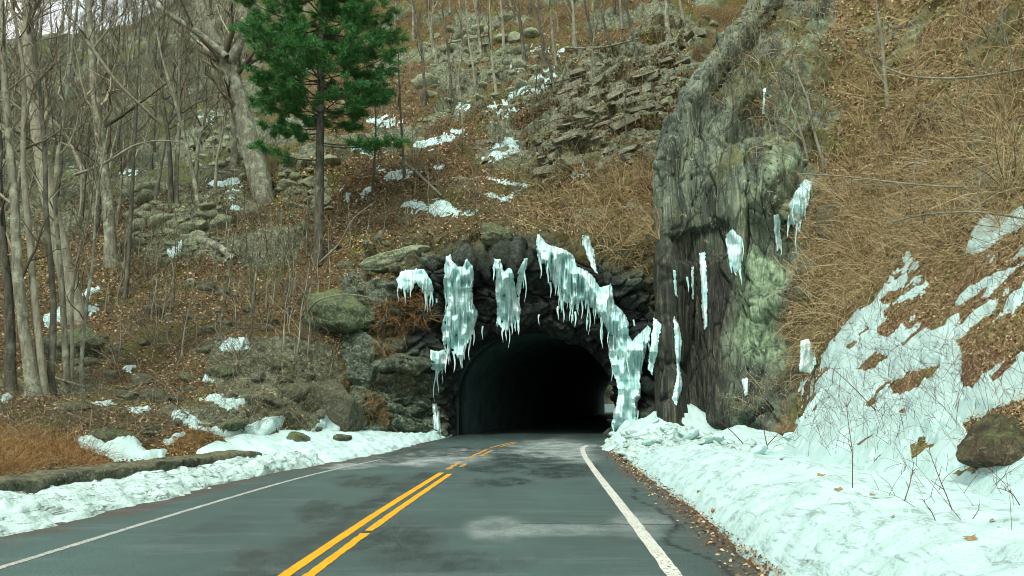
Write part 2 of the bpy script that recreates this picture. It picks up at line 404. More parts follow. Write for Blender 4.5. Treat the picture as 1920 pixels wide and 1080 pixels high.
salt_pale = np.zeros_like(X)  # whitish salt toward the tunnel, plus plain pale patches in the near lane
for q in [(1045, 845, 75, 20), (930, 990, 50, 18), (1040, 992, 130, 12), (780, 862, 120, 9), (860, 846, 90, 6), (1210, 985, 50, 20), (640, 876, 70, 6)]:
    salt_pale = np.maximum(salt_pale, blob(*q) * (1. if q[1] < 900 else .55))
crk = np.where((np.abs(Y - 9.95 - .12 * vnoise(P3 * 1.7, 4) - .04 * vnoise(P3 * 9, 5)) < .022) & (X > .1) & (X < 2.4), 1., 0.)
crk = np.maximum(crk, np.where((np.abs(X - XE(Y) + .5 + .3 * vnoise(P3 * .8, 8)) < .03) & (Y < 14), .8, 0))
dirt = np.maximum(sstep(.5, .0, XE(Y) - X + .25 * vnoise(P3 * 2, 6)), sstep(.75, .1, X - XLE(Y) + .3 * vnoise(P3 * 2, 7)) * (Y < 30)) * (Y < 33)
road = mobj('road', P3.reshape(-1, 3), grid_faces(len(ys), nx)[:, ::-1], MT['asphalt'], attrs=dict(damp=damp, salt_pale=salt_pale, crack=crk, dirt=dirt)); road['kind'] = 'structure'
def paint(name, col, worn, old):
    k = M(name, .7, .3); c = k.ramp(k.noise(3., 5, .6), [(.3, tuple(x * .75 for x in col)), (.7, col)])
    c = k.mix(k.maprange(k.noise(24., 5, .8), worn, worn + .06), c, old)
    k.bump(k.noise(110., 2), .3, .004); return k.done(c)
MT['yellow'] = paint('yellow_paint', (.88, .37, .006), .70, (.10, .09, .05)); MT['yellow_worn'] = paint('yellow_paint_worn', (.66, .34, .05), .50, (.07, .085, .08))
MT['white'] = paint('white_paint', (.62, .66, .58), .53, (.10, .13, .125)); MT['white_worn'] = paint('white_paint_worn', (.42, .46, .40), .52, (.075, .10, .10))
yl = np.arange(-12, 16.9, .06)
strip('road_marking', lambda Y: XC(Y) - .17, lambda Y: XC(Y) - .05, yl, .004, MT['yellow'], 3, jag=.004)
strip('road_marking', lambda Y: XC(Y) + .06, lambda Y: XC(Y) + .17, np.arange(-12, 9.36, .06), .004, MT['yellow'], 3, jag=.010, seed=4)
strip('road_marking', lambda Y: XC(Y) + .06, lambda Y: XC(Y) + .17, np.arange(9.48, 16.6, .06), .004, MT['yellow'], 3, jag=.008, seed=9)
for s_, e_ in ((17.6, 19.6), (21, 24.6), (25.4, 29)):
    strip('road_marking', lambda Y: XC(Y) - .17, lambda Y: XC(Y) - .06, np.arange(s_, e_, .06), .004, MT['yellow_worn'], 3, jag=.03, seed=int(s_))
    strip('road_marking', lambda Y: XC(Y) + .05, lambda Y: XC(Y) + .16, np.arange(s_ + .7, e_ - .4, .06), .004, MT['yellow_worn'], 3, jag=.03, seed=int(s_) + 3)
strip('road_marking', lambda Y: XR(Y) - .075, lambda Y: XR(Y) + .075, np.arange(-12, 27, .06), .004, MT['white'], 3, jag=.006, seed=12)
strip('road_marking', lambda Y: XL(Y) - .05, lambda Y: XL(Y) + .05, np.arange(-12, 20.5, .06), .004, MT['white_worn'], 3, jag=.007, seed=15)
MT['ground'] = mat_plain('ground_soil', 2., [(.3, (.05, .035, .022)), (.7, (.13, .09, .055))])
g = mobj('ground', [(-2500, -2500, -.06), (2500, -2500, -.06), (2500, 2500, -.06), (-2500, 2500, -.06)], [(0, 1, 2, 3)], MT['ground']); g['kind'] = 'structure'

# ------------------------------------------------------------------ hillside above and left of the tunnel
hc = {  # column -> points bottom to top (px, py, distance)
 -700: [(-700, 1010, 7), (-720, 900, 12), (-720, 740, 21), (-700, 520, 38), (-700, 330, 62), (-700, 190, 105), (-700, 120, 150), (-700, 130, 190)],
 -300: [(-300, 950, 9.5), (-300, 850, 14), (-300, 690, 24), (-300, 480, 42), (-300, 290, 68), (-300, 150, 110), (-300, 95, 150), (-300, 110, 190)],
 0: [(0, 915, 12), (0, 815, 17), (0, 640, 28), (0, 450, 42), (0, 260, 66), (0, 130, 105), (0, 78, 150), (0, 95, 190)],
 250: [(250, 882, 15), (250, 790, 20), (250, 640, 29), (250, 460, 41), (250, 270, 62), (250, 120, 100), (250, 52, 150), (250, 70, 190)],
 430: [(430, 862, 18), (430, 775, 22), (430, 640, 29), (430, 470, 39), (430, 280, 57), (430, 110, 88), (430, -30, 140), (430, -110, 185)],
 600: [(600, 842, 24.5), (600, 740, 27.5), (610, 620, 31), (610, 480, 37), (610, 290, 52), (610, 120, 78), (610, -60, 122), (600, -200, 170)],
 700: [(700, 690, 32), (700, 610, 33), (700, 530, 34.5), (700, 430, 39), (700, 270, 51), (700, 110, 74), (700, -80, 112), (700, -240, 160)],
 850: [(850, 540, 33.8), (850, 505, 34.5), (850, 460, 36.5), (850, 380, 41), (850, 250, 50), (850, 100, 68), (850, -90, 100), (850, -260, 150)],
 1000: [(1000, 500, 33.8), (1000, 465, 34.5), (1000, 415, 36.5), (1000, 330, 42), (1000, 205, 50), (1000, 80, 66), (1000, -90, 94), (1000, -260, 140)],
 1130: [(1130, 540, 33.5), (1130, 490, 34), (1130, 420, 36), (1130, 320, 41), (1130, 195, 49), (1130, 80, 62), (1130, -90, 86), (1130, -260, 130)],
 1240: [(1235, 640, 32.8), (1240, 530, 33.5), (1245, 420, 35.5), (1250, 310, 40), (1250, 190, 47), (1250, 80, 58), (1250, -90, 78), (1250, -260, 115)],
 1450: [(1450, 640, 38), (1450, 520, 40), (1450, 410, 42), (1450, 310, 45), (1450, 190, 50), (1450, 80, 60), (1450, -90, 78), (1450, -260, 110)],
}
cols = sorted(hc)
hill = Patch([[hc[c][r] for c in cols] for r in range(8)])
hill.C[0, :6, 2] -= .7
colpx = np.array(cols, float)
def px_to_u(px): return np.interp(px, colpx, np.arange(len(cols)))
ledge_px = [(880, 215), (1000, 150), (1140, 100), (1320, 50), (1320, 300), (1180, 300), (1000, 270)]
def hill_surface(u, w):
    P, N = hill.frame(u, w)
    N = np.where((N[..., 1:2] > 0), -N, N)
    px, py = proj(P); sc_ = np.clip(P[..., 1] / 38, .55, 1.6)
    led = sstep(-20, 25, sdf(ledge_px, px + 14 * vnoise(P * .5, 1), py + 14 * vnoise(P * .5, 2)))
    led2 = sstep(-10, 18, sdf([(985, 270), (1240, 225), (1240, 295), (1010, 345)], px, py + 10 * vnoise(P * .6, 3)))
    led = np.maximum(led, led2)
    big = fbm(P, .16, 4, 11); f1, f2, cid, off = voro(P + .5 * fbm(P, .8, 2, 5)[..., None], (.55, .55, .8), 21)
    rk = fbm(P, .22, 4, 31)
    talus = np.maximum.reduce([sstep(-30, 40, sdf(q, px, py)) for q in TALUS])
    rock = np.clip(sstep(.12, .42, rk * (1 - led) + .55 * talus - .08), 0, 1)
    d = sc_ * (.9 * big + .16 * fbm(P, 1.3, 4, 41)) + np.maximum(rock, led) * (.5 * (cid - .45) + .35 * off + .25 * sstep(0, .25, f2 - f1)) * sc_ * .8
    s_ = P[..., 2] - .30 * P[..., 0] + .25 * fbm(P, .35, 3, 51)           # bedding planes of the ledges
    ph = s_ / 1.05; st = np.floor(ph); fr = ph - st
    hsh = _h(st.astype(int), np.floor(P[..., 0] / 1.7 + st * .37).astype(int), st.astype(int) * 0, 4)
    d = d + led * (.75 * (1 - fr ** 2.5) + .8 * hsh - .6)
    rock = np.clip(rock + led * sstep(.8, .55, fr) * sstep(-.8, -.3, fbm(P, .45, 4, 63)), 0, 1)
    moss = sstep(.1, .45, fbm(P, .5, 4, 61)) * .8 * (1 - rock * .5)
    hollow = sstep(-5, 30, sdf([(1100, 430), (1250, 400), (1260, 620), (1130, 560)], px + 12 * vnoise(P, 71), py))
    rock = np.maximum(rock, hollow * .9)
    brow = sstep(16, 0, np.abs(py - np.interp(px, [760, 850, 1000], [470, 455, 440]) + 6 * vnoise(P, 8))) * (px > 700) * (px < 1020)
    moss = np.maximum(moss * .8, brow * .8)
    global Hcool
    Hcool = sstep(560, 380, px + 60 * vnoise(P * .2, 66)) * sstep(500, 330, py) * .85
    return P + N * d[..., None] * sstep(-.05, .35, w)[..., None], rock, moss
TALUS = [[(230, 340), (340, 350), (430, 400), (350, 490), (240, 460)], [(530, 290), (620, 290), (620, 400), (520, 380)], [(790, 60), (1000, 20), (1010, 150), (830, 210), (780, 150)],
         [(380, 200), (470, 240), (460, 330), (340, 310)], [(420, 640), (640, 640), (640, 760), (400, 760)], [(900, 400), (970, 400), (970, 470), (900, 470)], [(620, 440), (760, 440), (800, 500), (640, 510)]]
nu, nw = 640, 400
us = px_to_u(np.concatenate([np.linspace(-700, -60, 60, endpoint=False), np.linspace(-60, 1300, 560), np.linspace(1301, 1450, 20)]))
ws = np.linspace(0, 7, nw); U, Wg = np.meshgrid(us, ws)
HV, Hrock, Hmoss = hill_surface(U, Wg)
HF = grid_faces(nw, nu)
o = mobj('hillside', HV.reshape(-1, 3), HF, MT['hill'], attrs=dict(rock=Hrock, moss=Hmoss, cool=Hcool)); o['kind'] = 'structure'

# ------------------------------------------------------------------ rock face round the tunnel mouth
pr = [
 [(857, 825, 34.6), (812, 828, 33), (760, 830, 31.4), (700, 826, 30.2), (650, 822, 29.6), (610, 822, 30.5)],
 [(857, 740, 34.6), (812, 745, 33), (762, 738, 31.6), (690, 725, 30.8), (650, 715, 30.6), (610, 715, 32)],
 [(873, 690, 34.6), (826, 675, 33), (785, 615, 31.9), (740, 570, 31.8), (690, 555, 32.5), (640, 540, 35)],
 [(912, 648, 34.6), (885, 622, 33), (850, 545, 32.2), (825, 495, 31.7), (800, 470, 33.0), (790, 445, 37)],
 [(1000, 624, 34.6), (985, 600, 33), (970, 535, 32.4), (960, 482, 31.7), (940, 455, 33.6), (930, 430, 37.5)],
 [(1082, 645, 34.6), (1080, 618, 33.2), (1070, 545, 32.5), (1060, 478, 31.7), (1060, 450, 33.6), (1060, 425, 37)],
 [(1132, 692, 34.6), (1140, 660, 33.3), (1160, 595, 32.6), (1170, 525, 32.0), (1180, 490, 33.2), (1190, 450, 36.5)],
 [(1154, 750, 34.6), (1163, 738, 33.5), (1192, 685, 32.7), (1235, 610, 32.1), (1275, 560, 33.2), (1300, 520, 36)],
 [(1156, 826, 34.6), (1166, 826, 33.5), (1200, 828, 32.5), (1240, 826, 31.8), (1290, 822, 32), (1320, 820, 34)]]
portal = Patch([[pr[i][j] for i in range(9)] for j in range(6)])
def portal_surface(u, w):
    P, N = portal.frame(u, w); N = np.where(N[..., 1:2] > 0, -N, N)
    f1, f2, cid, off = voro(P + .35 * fbm(P, .9, 2, 5)[..., None], (.55, .5, 1.0), 121)
    g1, g2, gid, goff = voro(P, (1.5, 1.3, 2.4), 131)
    h1, h2, hid, hoff = voro(P, (3.6, 3., 5.), 136)
    d = .75 * (cid - .5) + .9 * off + .25 * sstep(0, .15, f2 - f1) + .3 * (gid - .5) + .45 * goff + .1 * sstep(0, .12, g2 - g1) + .12 * (hid - .5) + .12 * hoff + .12 * fbm(P, 2.2, 4, 141) + .45 * fbm(P, .35, 3, 151)
    amp = np.interp(w, [0, .35, 1.2, 5], [0, .35, 1, .9])
    px, py = proj(P)
    wet = np.clip(sstep(1.0, 2.6, u + .5 * fbm(P, .7, 3, 161)) * sstep(3.6, 2.6, w) + sstep(1.2, .6, w), 0, 1) * sstep(8.6, 7.4, u + .4 * fbm(P, .7, 3, 165))
    moss = np.clip(sstep(2.9, 3.5, w + .3 * fbm(P, 1., 3, 171)) * .75 * (u > 2.2) + .5 * sstep(.2, .5, fbm(P, .9, 4, 181)) * (1 - wet), 0, 1)
    return P + N * (d * amp)[..., None], np.clip(wet, 0, 1), moss
U, Wg = np.meshgrid(np.linspace(0, 8, 420), np.linspace(0, 5, 240))
PV, Pwet, Pmoss = portal_surface(U, Wg); PF = grid_faces(240, 420)
o = mobj('rocky_outcrop', PV.reshape(-1, 3), PF, MT['portal'], attrs=dict(wet=Pwet, moss=Pmoss), smooth=True)
tag(o, 'dark wet blocky rock surrounding the mouth of the road tunnel', 'rock')

# ------------------------------------------------------------------ right-hand crag and the slope that runs down to the camera
w_ = lambda x, y, z: ('w', x, y, z)
rc = [
 [(1330, 790, 62), (1330, 640, 62), (1330, 480, 62), (1330, 330, 62), (1340, 190, 62), (1390, 80, 64), (1450, -60, 68), (1560, -260, 74)],
 [(1262, 800, 32.2), (1255, 650, 32.6), (1252, 480, 33), (1240, 330, 33.4), (1272, 205, 34.7), (1350, 95, 37.2), (1445, -40, 40), (1500, -250, 44)],
 [(1300, 800, 30.6), (1296, 650, 31.2), (1300, 480, 31.6), (1292, 330, 32.0), (1335, 200, 33.6), (1410, 88, 36.2), (1500, -50, 39), (1560, -250, 43)],
 [(1372, 790, 29.4), (1372, 650, 30), (1376, 480, 30.4), (1370, 330, 31.0), (1408, 195, 32.9), (1470, 82, 35.3), (1550, -55, 38), (1610, -250, 42)],
 [(1440, 775, 27.6), (1455, 650, 28.6), (1462, 480, 29.4), (1450, 335, 30.4), (1495, 190, 32), (1545, 75, 34), (1600, -60, 36.5), (1680, -250, 41)],
 [(1490, 770, 24.5), (1530, 650, 25.8), (1545, 500, 27.0), (1560, 345, 28.6), (1610, 200, 30.5), (1650, 80, 32.5), (1700, -60, 35), (1760, -250, 40)],
 [w_(6.2, 18.5, .2), w_(8.3, 19, 2.1), w_(10.2, 19.8, 4.6), w_(12.3, 21, 7.6), w_(14.6, 23, 11), w_(17., 25.5, 15), w_(20, 29, 21), w_(25, 35, 30)],
 [w_(5.3, 13, .2), w_(7.3, 13.3, 1.9), w_(9.3, 13.8, 4.2), w_(11.6, 15, 7.2), w_(14, 17, 11), w_(16.5, 19.5, 15.5), w_(20, 23, 21), w_(26, 29, 30)],
 [w_(4.6, 8, .2), w_(6.5, 8.1, 1.6), w_(8.5, 8.4, 3.6), w_(10.8, 9.2, 6.4), w_(13.2, 11, 10), w_(15.8, 13.5, 14.5), w_(19.5, 17, 20), w_(26, 22, 29)],
 [w_(4.3, 2, .2), w_(6.2, 2, 1.5), w_(8.2, 2.2, 3.4), w_(10.6, 3, 6.2), w_(13, 4.5, 10), w_(15.6, 7, 14.5), w_(19.5, 10, 20), w_(26, 15, 29)],
 [w_(3.8, -10, .2), w_(5.7, -10, 1.5), w_(7.8, -10, 3.4), w_(10.2, -9.5, 6.2), w_(12.8, -8.5, 10), w_(15.6, -6, 14.5), w_(19.5, -3, 20), w_(26, 2, 29)]]
crag = Patch([[rc[i][j] for i in range(11)] for j in range(8)])
crag.C[0, :, 2] -= .8
def crag_surface(u, w):
    P, N = crag.frame(u, w); s_ = np.sign((N * (np.array([0, 0, 4.]) + np.array([0, 0, CH]) - P)).sum(-1, keepdims=True)); N = N * s_
    px, py = proj(P)
    thr = np.interp(w, [0, 3, 4, 4.6, 5.2, 6], [4.5, 4.5, 4.5, 4.3, 3.9, 3.2]); soil = sstep(thr - .25, thr + .3, u + .45 * fbm(P, .5, 4, 201))
    rk = sstep(.18, .4, fbm(P, .3, 4, 211)) * .8 * (P[..., 2] > 6)
    soil = np.clip(soil * (1 - rk * .75), 0, 1)
    Q = P * np.array([1., 1., 1.])
    Q = Q + np.stack([.22 * (P[..., 2] - 6) * .2, P[..., 2] * 0, P[..., 2] * 0], -1)
    f1, f2, cid, off = voro(Q + .3 * fbm(P, .6, 2, 5)[..., None], (.9, .7, .14), 221)
    g1, g2, gid, goff = voro(Q, (2.4, 1.8, .42), 231)
    fl = np.abs(vnoise(Q * np.array([3.2, 2.2, .16]), 243)) + .6 * np.abs(vnoise(Q * np.array([7.5, 5., .3]), 244)) + .4 * vnoise(Q * np.array([14., 9., 1.1]), 245)
    lump = np.interp(u, [1, 2.4, 3.2], [.45, .6, 1.]); dr = lump * (.60 * (cid - .5) + .75 * off) + .22 * sstep(0, .12, f2 - f1) + lump * (.26 * (gid - .5) + .40 * goff) + .12 * sstep(0, .1, g2 - g1) + .05 * fbm(Q, (4, 4, 1.1), 4, 241) + .10 * (fl - .5) + .5 * fbm(P, (.3, .3, .12), 3, 251)
    shelf = .55 * np.sin(P[..., 2] * 1.25 - P[..., 0] * .5 + 2 * fbm(P, .3, 2, 261)) * sstep(3.2, 3.8, u) * sstep(5.4, 4.6, u)
    ds = .55 * fbm(P, .3, 4, 271) + .12 * fbm(P, 1.4, 4, 281)
    near = sstep(12, 26, P[..., 1])
    hx, hy = px + 10 * vnoise(P * 1.3, 263), py + 10 * vnoise(P * 1.3, 264)
    shelf = shelf - 1.5 * sstep(-6, 12, sdf([(1362, 262), (1380, 205), (1425, 180), (1442, 215), (1428, 258), (1395, 275)], hx, hy)) + .7 * sstep(-20, 40, sdf([(1380, 290), (1490, 280), (1500, 400), (1450, 430), (1380, 420)], hx, hy)) - .8 * sstep(-4, 8, sdf([(1452, 395), (1466, 395), (1500, 345), (1490, 425), (1470, 470), (1452, 470)], hx, hy)) - .5 * sstep(-5, 12, sdf([(1255, 440), (1375, 420), (1385, 480), (1255, 500)], hx, hy))
    d = (1 - soil) * (dr + shelf) * np.interp(u, [0, 1, 6, 7], [.3, .85, .8, .35]) + soil * ds * np.interp(u, [5, 6.5], [1, .55]) * (.35 + .65 * near)
    green = sstep(-5, 22, sdf([(1370, 440), (1425, 430), (1470, 480), (1482, 560), (1480, 690), (1400, 690), (1375, 620)], px + 25 * vnoise(P * .9, 3), py + 25 * vnoise(P * .9, 4)))
    green = np.maximum(green, .7 * sstep(3.0, 3.6, u) * sstep(420, 350, py) * sstep(-.2, .3, fbm(P, .7, 3, 207)))
    wet = sstep(380, 520, py + 60 * vnoise(P * .8, 6)) * sstep(3.35, 2.8, u + .25 * vnoise(P * .8, 7)); wet = np.clip(wet * 1.0, 0, 1)
    moss = .8 * np.maximum(sstep(.22, .5, fbm(P, .55, 4, 291)) * sstep(2.4, 3.4, u) * sstep(480, 330, py), sstep(-.1, .3, fbm(P, .8, 4, 293)) * sstep(250, 90, py) * sstep(1.3, 2.1, u) * .9)
    return P + N * (d * sstep(-.01, .25, w))[..., None], soil, green, wet, moss
cu = np.concatenate([np.linspace(0, 1, 16, endpoint=False), np.linspace(1, 5, 330, endpoint=False), np.linspace(5, 8, 240, endpoint=False), np.linspace(8, 10, 50)])
U, Wg = np.meshgrid(cu, np.linspace(0, 7, 420))
CV, Csoil, Cgreen, Cwet, Cmoss = crag_surface(U, Wg); CF = grid_faces(420, len(cu))
o = mobj('crag', CV.reshape(-1, 3), CF, MT['cliff'], attrs=dict(soil=Csoil, green=Cgreen, wet=Cwet, moss=Cmoss)); o['kind'] = 'structure'
o.name = 'hillside'

# ------------------------------------------------------------------ tunnel
k = M('tunnel_lining', .9, .2); c = k.ramp(k.noise(1.5, 5), [(.3, (.028, .058, .058)), (.7, (.07, .13, .125))]); k.bump(k.noise(6., 5), .4, .03); MT['lining'] = k.done(c)
yy = np.linspace(34.4, 90, 60); th = np.linspace(0, math.pi, 40)
prof = np.concatenate([[[1, -.05]], np.stack([np.cos(th), 1.85 + 2.85 * np.sin(th)], -1), [[-1, -.05]]]); prof[0, 1] = prof[-1, 1] = -.05
cx = np.interp(yy, [34, 90], [1.05, 14.7]); V = []
for Y_, X_ in zip(yy, cx):
    for a, b in prof: V.append((X_ + a * 3.58, Y_, b))
V = np.array(V); n_ = len(prof); V[:, 0] += .05 * vnoise(V * 1.3, 3) ; V2 = V.copy(); V2[:, 0] = cx.repeat(n_) + (V[:, 0] - cx.repeat(n_)) * 1.13; V2[:, 2] = np.where(V2[:, 2] > 1.8, (V2[:, 2] - 1.8) * 1.13 + 1.8, V2[:, 2])
Fi = grid_faces(60, n_); cap = lambda r: np.array([(r * n_ + i, r * n_ + i + 1, r * n_ + i + 1 + len(V), r * n_ + i + len(V)) for i in range(n_ - 1)])
o = mobj('road_tunnel', np.concatenate([V, V2]), np.concatenate([Fi, Fi + len(V), cap(0), cap(59)]), MT['lining'])
tag(o, 'dark arched road tunnel bored through the rock at the end of the road', 'tunnel')
# the far end of the tunnel: rocky bank and snow beyond
U, Wg = np.meshgrid(np.linspace(0, 1, 60), np.linspace(0, 1, 40)); P = np.stack([2 + 30 * U, 103 + 6 * Wg, 14 * Wg - .1], -1)
P[..., 1] += 1.5 * fbm(P, .3, 4, 77) + .8 * voro(P, .6, 5)[2]
o = mobj('far_bank', P.reshape(-1, 3), grid_faces(40, 60), MT['talus']); o['kind'] = 'structure'; o.name = 'far_hillside'
U, Wg = np.meshgrid(np.linspace(0, 1, 30), np.linspace(0, 1, 8)); P = np.stack([2 + 30 * U, 98.5 + 2.5 * Wg, 1.1 * np.sin(Wg * 2.2) - .05], -1); P[..., 2] += .15 * fbm(P, .7, 3, 78)
o = mobj('snow_bank', P.reshape(-1, 3), grid_faces(8, 30), MT['snow']); tag(o, kind='structure')

# ------------------------------------------------------------------ ray casting onto the terrain, to seat things on it
def bvh(V, Fc): return BVHTree.FromPolygons(V.reshape(-1, 3).tolist(), Fc.tolist())
TREES_BVH = {'hill': bvh(HV, HF), 'portal': bvh(PV, PF), 'crag': bvh(CV, CF)}
CAMP = Vector((0, 0, CH))
def first_hit(px, py, names):
    h = hit(px, py)
    return h if h is not None and h[2] in names else None
def hit(px, py, only=None):
    d = Vector(at(px, py, 1.0) - np.array([0, 0, CH])).normalized(); best = None
    for nme, t in TREES_BVH.items():
        if only and nme not in only: continue
        loc, nor, idx, dist = t.ray_cast(CAMP, d)
        if loc is not None and (best is None or dist < best[3]): best = (loc, nor, nme, dist, idx)
    if best is None: return None
    n = best[1]; n = -n if n.dot(d) > 0 else n
    return np.array(best[0]), np.array(n), best[2], best[3], best[4]
def soil_at(h): return Csoil.reshape(-1)[CF[h[4]][0]]
def rock_at(h): return Hrock.reshape(-1)[HF[h[4]][0]]
def down(x, y, z=80):
    """height of the terrain under (x, y)"""
    b = None
    for t in TREES_BVH.values():
        loc, nor, idx, dist = t.ray_cast(Vector((x, y, z)), Vector((0, 0, -1)))
        if loc is not None and (b is None or loc.z > b): b = loc.z
    return b

# ------------------------------------------------------------------ snow lying on the ground
SNOW_HILL = [
 [(775, 270), (800, 262), (870, 244), (872, 250), (830, 268), (795, 279)], [(712, 318), (735, 320), (762, 319), (750, 335), (720, 332)],
 [(755, 380), (790, 372), (800, 385), (822, 370), (835, 378), (848, 388), (872, 392), (860, 405), (825, 405), (790, 395), (760, 392)], [(872, 396), (890, 392), (888, 402), (872, 405)],
 [(905, 290), (930, 272), (960, 264), (980, 268), (978, 282), (930, 300), (900, 302)], [(908, 335), (990, 342), (985, 349), (920, 343)],
 [(915, 358), (940, 368), (985, 352), (975, 365), (950, 375), (920, 372)], [(915, 205), (985, 190), (985, 196), (930, 210)],
 [(945, 178), (975, 158), (1040, 130), (1050, 132), (1030, 150), (985, 174), (950, 184)], [(860, 190), (880, 196), (880, 207), (860, 207)], [(960, 122), (985, 118), (980, 128), (955, 130)],
 [(655, 272), (700, 284), (697, 295), (665, 288)], [(640, 355), (665, 362), (700, 350), (690, 370), (650, 370)], [(995, 90), (1060, 92), (1065, 98), (1000, 98)],
 [(390, 342), (425, 334), (468, 330), (445, 348), (400, 350)], [(425, 362), (448, 355), (440, 370), (425, 372)], [(310, 477), (350, 445), (357, 453), (325, 480)], [(370, 214), (415, 212), (402, 227), (378, 226)],
 [(76, 596), (100, 585), (125, 575), (130, 600), (85, 614)], [(152, 552), (185, 534), (190, 546), (165, 556)], [(160, 578), (182, 575), (180, 592), (165, 592)],
 [(405, 657), (420, 642), (430, 632), (463, 636), (466, 652), (425, 662)], [(222, 692), (235, 685), (260, 683), (245, 698)], [(373, 712), (385, 708), (402, 714), (392, 723)],
 [(165, 757), (185, 751), (217, 752), (205, 763)], [(230, 764), (285, 764), (286, 772), (255, 772)], [(362, 743), (385, 745), (405, 738), (425, 748), (470, 748), (460, 760), (440, 769), (415, 764), (395, 754)],
 [(318, 778), (330, 770), (352, 775), (360, 768), (370, 790), (400, 800), (430, 812), (465, 795), (500, 783), (537, 776), (525, 800), (512, 822), (530, 840), (480, 850), (440, 835), (400, 812), (330, 792)],
 [(135, 820), (165, 818), (200, 828), (230, 818), (262, 825), (275, 850), (315, 845), (312, 862), (210, 866), (150, 838)], [(300, 827), (330, 812), (350, 808), (356, 816), (310, 836)],
 [(508, 838), (560, 822), (600, 795), (598, 768), (625, 782), (660, 803), (720, 815), (720, 860), (560, 870)], [(0, 745), (20, 738), (30, 748), (5, 756)], [(540, 742), (565, 740), (570, 750), (545, 752)],
 [(690, 225), (720, 218), (760, 222), (740, 232), (700, 236)], [(745, 318), (790, 316), (800, 324), (760, 330)], [(815, 308), (838, 306), (838, 314), (818, 314)], [(1075, 330), (1100, 318), (1103, 323), (1080, 336)], [(225, 318), (258, 324), (250, 330), (228, 326)], [(455, 388), (435, 382), (432, 392), (448, 394)]]
def snow_mask(polys, P, warp=8., soft=6.):
    px, py = proj(P); jx = px + warp * vnoise(P * 2.1, 301) + warp * .6 * vnoise(P * 6, 303); jy = py + warp * .55 * vnoise(P * 2.3, 302) + warp * .35 * vnoise(P * 7, 304)
    m = np.full(px.shape, -1e9)
    for q in polys:
        a = np.asarray(q, float); lo, hi = a.min(0) - 30, a.max(0) + 30
        s = (jx > lo[0]) & (jx < hi[0]) & (jy > lo[1]) & (jy < hi[1])
        if s.any(): m[s] = np.maximum(m[s], sdf(q, jx[s], jy[s]))
    return m + 2.2 * vnoise(P * 5, 306) + 1.5 * vnoise(P * 11, 307)
def snow_on(V, m, thick, cell):
    t = sstep(-2, 8, m); V2 = V + np.array([0, -.25, 1.]) * (t * thick * (.75 + .5 * vnoise(V * 1.5, 305)) - .03)[..., None]
    keep = (m[:-1, :-1] > -1.5) | (m[1:, 1:] > -1.5); r, c = m.shape
    return compact(V2.reshape(-1, 3), [grid_faces(r, c, keep)])[:2]
SMOOTHV = (HV + np.roll(HV, 2, 0) + np.roll(HV, -2, 0) + np.roll(HV, 2, 1) + np.roll(HV, -2, 1)) / 5
hm = snow_mask(SNOW_HILL, HV); hm[:3] = -9; hm[-3:] = -9
v, f = snow_on(SMOOTHV, hm, .22, 1)
tag(mobj('snow', v, f, MT['snow']), kind='stuff', label='thin patches of snow left lying among leaves on the hillside')

SLOPE_IN = [(1235, 815), (1380, 792), (1440, 755), (1490, 715), (1530, 680), (1580, 610), (1690, 505), (1712, 500), (1740, 545), (1790, 560), (1860, 480), (1905, 470), (1990, 480), (2500, 560), (2900, 1700), (1200, 1400)]
SLOPE_OUT = [[(1645, 620), (1680, 580), (1745, 545), (1800, 530), (1770, 570), (1700, 610), (1660, 640)], [(1610, 700), (1640, 665), (1670, 665), (1640, 700)], [(1660, 740), (1685, 710), (1740, 690), (1720, 735)], [(1790, 640), (1850, 600), (1920, 585), (1990, 600), (2000, 650), (1900, 665), (1850, 700), (1815, 735), (1800, 680)],
             [(1690, 720), (1740, 690), (1790, 670), (1740, 720)], [(1800, 800), (1870, 765), (1990, 740), (1990, 830), (1890, 850), (1850, 870)], [(1760, 480), (1800, 470), (1820, 520), (1770, 570)], [(1705, 850), (1735, 815), (1750, 850), (1715, 868)], [(1660, 590), (1700, 560), (1690, 600)]]
SLOPE_EXTRA = [[(1810, 460), (1850, 415), (1890, 395), (1990, 385), (1990, 430), (1880, 440), (1830, 480)], [(1700, 470), (1720, 500), (1690, 520)]]
def slope_mask(P):
    px, py = proj(P); jx = px + 9 * vnoise(P * 2.2, 311) + 5 * vnoise(P * 7, 313); jy = py + 9 * vnoise(P * 2.4, 312) + 5 * vnoise(P * 8, 314)
    m = sdf(SLOPE_IN, jx, jy)
    for q in SLOPE_OUT: m = np.minimum(m, -sdf(q, jx, jy))
    for q in SLOPE_EXTRA: m = np.maximum(m, sdf(q, jx, jy))
    # bare stripes that follow the fall of ledges under the snow, more of them higher up
    a = .64; s = (px * math.sin(a) + py * math.cos(a)) / 34.; t = (px * math.cos(a) - py * math.sin(a)) / 130.
    st = .8 * vnoise(np.stack([s * 1.6, t * 1.3, s * 0], -1), 315) + .6 * vnoise(np.stack([s * 3.6, t * 3.5, s * 0], -1), 316) + .35 * vnoise(P * 5, 317)
    hi = sstep(760, 560, py) * sstep(1560, 1640, px)
    m = np.minimum(m, (.74 - st - .42 * hi) * 22) + (2.5 * vnoise(P * 13, 318) + 2.5 * vnoise(P * 27, 319))
    return np.where(P[..., 1] < 5.5, np.where(P[..., 2] < 4.5, 10, m), m)
su = np.linspace(4.6, 10, 900); U, Wg = np.meshgrid(su, np.linspace(0, 3.6, 520))
P, N = crag.frame(U, Wg); s_ = np.sign((N * (np.array([0, 0, 4. + CH]) - P)).sum(-1, keepdims=True)); N = N * s_
near = sstep(12, 26, P[..., 1]); CVs = crag_surface(U, Wg)[0]
Pb = P + N * (np.interp(U, [5, 6.5], [1, .55]) * (.35 + .65 * near) * (.55 * fbm(P, .3, 4, 271) + .03 * fbm(P, .9, 3, 320)))[..., None]
